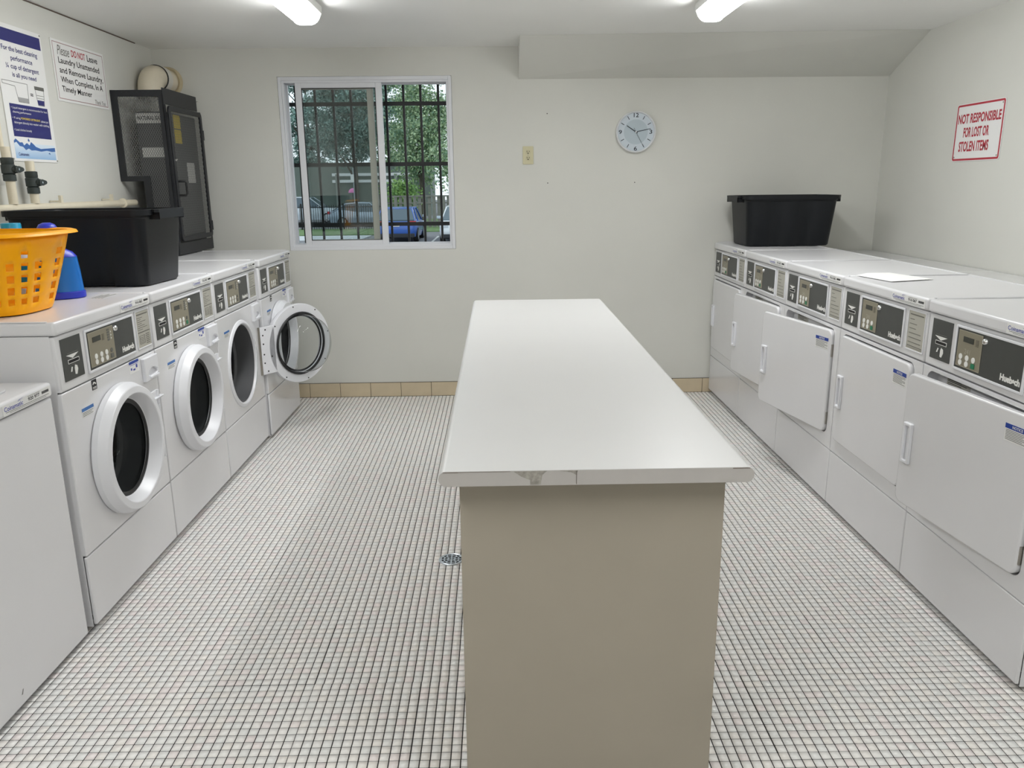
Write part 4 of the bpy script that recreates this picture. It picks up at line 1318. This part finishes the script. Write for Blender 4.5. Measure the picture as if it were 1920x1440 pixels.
def car(loc, rz, label, L, Wd, hh, paint, kind, name='parked_car', detail=True):
    """x forward, built from lofted sections"""
    t = thing(name, label, 'car', loc, rz)
    hw = Wd / 2
    g = .20
    if kind == 'sedan':
        belt = [(-.5, .50, .62), (-.485, .36, .90), (-.46, .28, .98), (-.36, .22, 1.02), (-.2, .20, .96), (.05, .20, .93), (.2, .20, .92), (.3, .2, .86), (.44, .22, .74), (.49, .30, .64), (.5, .42, .54)]
        cab = [(-.43, 1.00, 0), (-.26, 1.36, 1), (-.12, 1.42, 1), (.04, 1.40, 1), (.22, .92, 0)]
    elif kind == 'suv':
        belt = [(-.5, .50, .70), (-.49, .34, 1.02), (-.46, .26, 1.08), (-.3, .24, 1.06), (0, .22, 1.03), (.2, .22, 1.02), (.3, .22, 1.0), (.44, .24, .90), (.49, .32, .76), (.5, .45, .6)]
        cab = [(-.485, 1.07, 0), (-.42, 1.60, 1), (-.2, 1.68, 1), (.04, 1.64, 1), (.24, 1.03, 0)]
    else:   # hatchback
        belt = [(-.5, .48, .64), (-.49, .32, .90), (-.47, .26, .98), (-.3, .22, .98), (0, .2, .95), (.2, .2, .94), (.3, .2, .90), (.44, .22, .78), (.49, .3, .66), (.5, .42, .54)]
        cab = [(-.485, .98, 0), (-.37, 1.42, 1), (-.2, 1.48, 1), (.04, 1.45, 1), (.25, .94, 0)]
    sc = hh / max(c_[1] for c_ in cab)

    def sec(x_, z0, z1, w0):
        pts = []
        for yy, f_ in ((-1, 0), (-1, .35), (-1, .7), (-.9, 1), (.9, 1), (1, .7), (1, .35), (1, 0)):
            ww = w0 * (.94 if f_ == 0 else 1.0)
            pts.append((x_, yy * ww, z0 + (z1 - z0) * f_))
        return pts
    secs = []
    for fx, z0, z1 in belt:
        e_ = abs(fx)
        w0 = hw * (1.0 if e_ < .42 else 1.0 - .22 * ((e_ - .42) / .08) ** 2)
        secs.append(sec(fx * L, z0 * sc, z1 * sc, w0))
    part('body', lambda m: m.rings(secs, True, True), paint, t, smooth=45)
    cs = []
    for fx, z1, k_ in cab:
        zt = z1 * sc
        wb = hw * .93
        wt = hw * (.74 if k_ else .90)
        zb = .88 * sc if kind != 'suv' else .98 * sc
        cs.append([(fx * L, -wb, zb), (fx * L, -wt, zt), (fx * L, wt, zt), (fx * L, wb, zb)])
    GL = mat('car_glass', srgb(70, 92, 104), .08, spec=.8)
    part('windows', lambda m: m.rings(cs, True, True), GL, t)
    rf = [c_ for c_, q in zip(cs, cab) if q[2]]
    part('roof', lambda m: m.rings([[(p[1][0], p[1][1] * 1.02, p[1][2] - .03), (p[1][0], p[1][1], p[1][2] + .025), (p[2][0], p[2][1], p[2][2] + .025), (p[2][0], p[2][1] * 1.02, p[2][2] - .03)] for p in rf], True, True), paint, t)

    def pillars(m):
        for sg in (0, 3):
            ti = 1 if sg == 0 else 2
            for i in (0, 2, 3):
                a, b = Vector(cs[i][sg]), Vector(cs[i][ti])
                if i == 0: b = Vector(cs[1][ti])
                if i == 3: a, b = Vector(cs[4][sg]), Vector(cs[3][ti])
                out_ = Vector((0, -.012 if sg == 0 else .012, 0))
                m.tube([a + out_, b + out_], .035, 6)
    part('pillars', pillars, paint, t)
    TY = mat('tyre', srgb(30, 30, 32), .8); RM = mat('alloy', (.6, .62, .64), .3, metal=.8)
    wr = .32 * (1.1 if kind == 'suv' else 1)
    for fx in (-.305, .30):
        for sg in (-1, 1):
            y_ = sg * (hw - .10)
            w_ = part('wheel', lambda m: m.lathe([(.6 * wr, -.10), (wr - .03, -.11), (wr, -.08), (wr, .08), (wr - .03, .11), (.6 * wr, .10)], 'y', (0, 0, 0), 24), TY, t, (fx * L, y_, wr), smooth=40, key=('whl', wr))
            part('rim', lambda m: [m.lathe([(0, -.09), (.16 * wr, -.095), (.18 * wr, .095), (0, .09)], 'y', (0, 0, 0), 12), m.lathe([(.62 * wr, -.105), (.70 * wr, -.105), (.70 * wr, .105), (.62 * wr, .105), (.62 * wr, -.105)], 'y', (0, 0, 0), 20)] +
                 [m.box(.1 * wr, .66 * wr, -.10, .10, -.035, .035) if i == 0 else m.add([(p * math.cos(i * 2 * PI / 5) - q * math.sin(i * 2 * PI / 5), y2, p * math.sin(i * 2 * PI / 5) + q * math.cos(i * 2 * PI / 5)) for y2 in (-.10, .10) for q in (-.035, .035) for p in (.1 * wr, .66 * wr)],
                                                                                 [(0, 2, 3, 1), (4, 5, 7, 6), (0, 1, 5, 4), (2, 6, 7, 3)]) for i in range(5)], RM, w_, key=('rim', wr))
    RL = mat('tail_lamp', srgb(200, 60, 66), .25); HL = mat('head_lamp', srgb(214, 222, 228), .15)
    zl = (.78 if kind != 'suv' else .86) * sc
    for sg in (-1, 1):
        part('tail_light', lambda m: m.box(-.50 * L + .005, -.465 * L, sg * hw * .60 if sg > 0 else -hw * .985, hw * .985 if sg > 0 else -hw * .60, zl, zl + .15), RL, t, bevel=.01)
        part('headlight', lambda m: m.box(.455 * L, .492 * L, sg * hw * .55 if sg > 0 else -hw * .96, hw * .96 if sg > 0 else -hw * .55, zl - .12, zl + .0), HL, t, bevel=.01)
        part('mirror', lambda m: m.box(.17 * L, .19 * L, sg * (hw + .01) if sg > 0 else -(hw + .18), (hw + .18) if sg > 0 else -(hw + .01), .98 * sc, 1.10 * sc), paint if kind != 'hatch' else mat('mirror_grey', srgb(190, 204, 214), .3), t, bevel=.02)
    part('number_plate', lambda m: m.box(-.503 * L, -.4985 * L, -.16, .16, .70 * sc, .82 * sc), LABELW, t)
    part('bumper', lambda m: (m.box(-.507 * L, -.47 * L, -hw * .9, hw * .9, .24 * sc, .40 * sc), m.box(.47 * L, .505 * L, -hw * .9, hw * .9, .24 * sc, .40 * sc)), mat('bumper_black', srgb(44, 48, 54), .6), t, bevel=.02)
    return t


car((-4.46, 37.3, GZ), PI / 2, 'blue hatchback seen from behind, parked by the wooden fence', 4.3, 1.78, 1.50, mat('blue_paint', srgb(64, 106, 190), .25, coat=.5), 'hatch')
car((-1.62, 36.5, GZ), -PI / 2, 'white car facing the window, parked right of the blue hatchback', 4.5, 1.8, 1.52, mat('white_paint', srgb(224, 230, 234), .25, coat=.5), 'hatch')
car((-8.05, 50.2, GZ), 0, 'silver sedan seen from the side behind the iron fence', 4.7, 1.82, 1.47, mat('silver_paint', srgb(168, 184, 200), .25, metal=.3, coat=.5), 'sedan')
car((-13.1, 56.5, GZ), 0, 'white sport utility car partly hidden by the window frame', 4.6, 1.9, 1.75, mat('pale_paint', srgb(206, 216, 224), .25, coat=.5), 'suv')

# wooden board fence
fn = thing('wooden_fence', 'weathered grey wooden board fence behind the blue hatchback', 'fence', (-4.0, 47.5, GZ))
FW = mat('weathered_wood', srgb(128, 128, 122), .85, noise=.2, nscale=3)
for i in range(36):
    x_ = -2.9 + i * .28
    yo = -.03 if i % 2 else .03
    part('board', lambda m: m.box(0, .19, -.012, .012, .06, 1.80), FW, fn, (x_, yo, 0), key='fboard')
for z_ in (.35, 1.45, 1.84):
    part('rail', lambda m: m.box(-2.95, 7.2, -.018 if z_ < 1.8 else -.06, .018 if z_ < 1.8 else .06, z_ - .04, z_ + .04), FW, fn)
for x_ in (-2.96, -.6, 1.9, 4.4, 6.9):
    part('post', lambda m: m.box(-.05, .05, .045, .14, .0, 1.9), FW, fn, (x_, 0, 0), key='fpost')
# iron picket fence
fi = thing('iron_fence', 'black iron picket fence along the grass strip', 'fence', (-9.5, 46.2, GZ))
part('pickets', lambda m: [m.box(-4 + .13 * i - .012, -4 + .13 * i + .012, -.012, .012, .05, 1.42) for i in range(54)], BLACKIRON, fi, kind='stuff')
for z_ in (.2, 1.3):
    part('rail', lambda m: m.box(-4.1, 3.1, -.02, .02, z_ - .02, z_ + .02), BLACKIRON, fi)
for x_ in (-4.1, -1.7, .7, 3.1):
    part('post', lambda m: m.box(-.04, .04, -.04, .04, 0, 1.5), BLACKIRON, fi, (x_, 0, 0), key='ipost')
# low building with two pale bands
bd = thing('low_building', 'low grey building with two white horizontal bands behind the parked cars', 'building', (-10.5, 67, GZ))
part('wall', lambda m: m.box(-9, 5.0, 0, 5, 0, 4.1), mat('building_grey', srgb(112, 124, 116), .8, noise=.06, nscale=1), bd)
for z_ in (2.84, 3.36):
    part('white_band', lambda m: m.box(-3.0, 3.4, -.12, -.005, z_ - .11, z_ + .11), mat('band_white', srgb(250, 252, 252), .6), bd)
for i in range(5):
    part('column', lambda m: m.box(-.12, .12, -.25, -.13, 0, 3.4), mat('column_grey', srgb(150, 158, 152), .8), bd, (-2.6 + i * 1.6, 0, 0), key='bcol')
# sign post and pink umbrella
sg_ = thing('sign_post', 'thin pole with a small white sign above the parked sedan', 'sign', (-9.25, 52.6, GZ))
part('pole', lambda m: m.cyl((0, 0, 0), 'z', .04, 0, 3.6, 10), mat('pole_grey', srgb(150, 160, 164), .5), sg_)
part('sign_plate', lambda m: m.box(-.17, .17, -.06, -.042, 2.70, 3.18), LABELW, sg_)
um = thing('umbrella', 'pink umbrella standing behind the silver sedan', 'umbrella', (-9.55, 53.8, GZ))
part('canopy', lambda m: m.lathe([(.0, 2.32), (.14, 2.28), (.25, 2.18), (.30, 2.03), (.27, 2.03), (.0, 2.22)], 'z', (0, 0, 0), 10), mat('pink_cloth', srgb(226, 128, 188), .7), um)
part('shaft', lambda m: m.cyl((0, 0, 0), 'z', .02, 0, 2.2, 8), BLACKIRON, um)


# trees -----------------------------------------------------------------------
def tree(x, y, h, rad, base, label, cols, nleaf, conifer=False, seed=1):
    rg = np.random.default_rng(seed)
    t = thing('tree', label, 'tree', (x, y, GZ), 0, None)
    part('trunk', lambda m: m.tube([(0, 0, 0), (.05, 0, h * .3), (-.05, .05, h * .6), (0, 0, h * .92)], [.22, .18, .12, .03], 8), mat('bark', srgb(84, 80, 70), .9, noise=.2, nscale=6), t, smooth=50)

    def branches(m):
        for i in range(12):
            a = rg.uniform(0, 2 * PI); z_ = h * rg.uniform(.25, .75)
            r_ = rad * rg.uniform(.5, .8)
            m.tube([(0, 0, z_), (.5 * r_ * math.cos(a), .5 * r_ * math.sin(a), z_ + .1 * h * (0 if conifer else 1)), (r_ * math.cos(a), r_ * math.sin(a), z_ + (.18 * h if not conifer else -.03 * h))], [.07, .05, .015], 5)
    part('branches', branches, MATS['bark'], t)
    # clumped leaves
    nc = 60
    cl = []
    while len(cl) < nc:
        if conifer:
            z_ = rg.uniform(base, h); f_ = (h - z_) / (h - base)
            r_ = rad * (f_ ** .8) * math.sqrt(rg.uniform(.25, 1)); a = rg.uniform(0, 2 * PI)
            cl.append((r_ * math.cos(a), r_ * math.sin(a), z_, .55))
        else:
            p = rg.uniform(-1, 1, 3)
            if (p ** 2).sum() > 1 or (p ** 2).sum() < .15: continue
            cl.append((p[0] * rad, p[1] * rad, base + (h - base) * (p[2] * .5 + .5), .75))
    cl = np.array(cl)
    idx = rg.integers(0, nc, nleaf)
    c_ = cl[idx, :3] + rg.normal(0, 1, (nleaf, 3)) * cl[idx, 3:4] * np.array([.62, .62, .42])
    s_ = rg.uniform(.07, .15, nleaf) * (1.6 if y > 70 else 1.0)
    n_ = rg.normal(0, 1, (nleaf, 3)); n_ /= np.linalg.norm(n_, axis=1)[:, None]
    u_ = np.cross(n_, rg.normal(0, 1, (nleaf, 3))); u_ /= np.linalg.norm(u_, axis=1)[:, None]
    v_ = np.cross(n_, u_)
    V_ = np.stack([c_ - u_ * s_[:, None], c_ + v_ * (s_ * .55)[:, None] + n_ * (s_ * .15)[:, None], c_ + u_ * s_[:, None], c_ - v_ * (s_ * .55)[:, None] + n_ * (s_ * .15)[:, None]], 1).reshape(-1, 3)
    F_ = np.arange(nleaf * 4).reshape(-1, 4)
    me_ = bpy.data.meshes.new('foliage')
    me_.vertices.add(len(V_)); me_.vertices.foreach_set('co', V_.ravel())
    me_.loops.add(F_.size); me_.loops.foreach_set('vertex_index', F_.ravel())
    me_.polygons.add(len(F_)); me_.polygons.foreach_set('loop_start', np.arange(len(F_)) * 4)
    for q in cols: me_.materials.append(q)
    me_.polygons.foreach_set('material_index', rg.integers(0, len(cols), nleaf).astype(np.int32))
    me_.update(calc_edges=True)
    o_ = link('foliage', me_, t)
    o_['kind'] = 'stuff'


GR_A = [mat('leaf_a', srgb(150, 176, 138), .7), mat('leaf_b', srgb(178, 198, 158), .7), mat('leaf_c', srgb(122, 152, 126), .7)]
GR_B = [mat('needle_a', srgb(126, 158, 150), .8), mat('needle_b', srgb(154, 182, 172), .8), mat('needle_c', srgb(98, 128, 120), .8)]
GR_C = [mat('lime_a', srgb(140, 176, 100), .7), mat('lime_b', srgb(116, 152, 92), .7)]
tree(-5.3, 57.0, 9.6, 2.0, 2.4, 'tall slender pale green tree behind the wooden fence', GR_A, 12000, seed=3)
tree(-10.6, 61.0, 10.6, 2.9, 4.2, 'dark blue-green tree behind the sign post', GR_B, 17000, seed=5)
tree(-18.6, 82.0, 16.0, 3.6, 3.0, 'dark tree rising behind the low building, partly hidden by the window frame', GR_B, 12000, seed=8)
tree(-13.6, 96.0, 17.5, 4.4, 3.0, 'bright green tree above the low building', GR_A, 13000, seed=9)
tree(-2.3, 51.0, 5.6, 1.3, 2.1, 'small loose green tree over the right end of the wooden fence', GR_A, 2200, seed=11)
tree(-6.25, 52.6, 2.6, .5, 1.1, 'low lime green shrub tree next to the wooden fence end', GR_C, 1600, seed=12)

run_text_jobs()
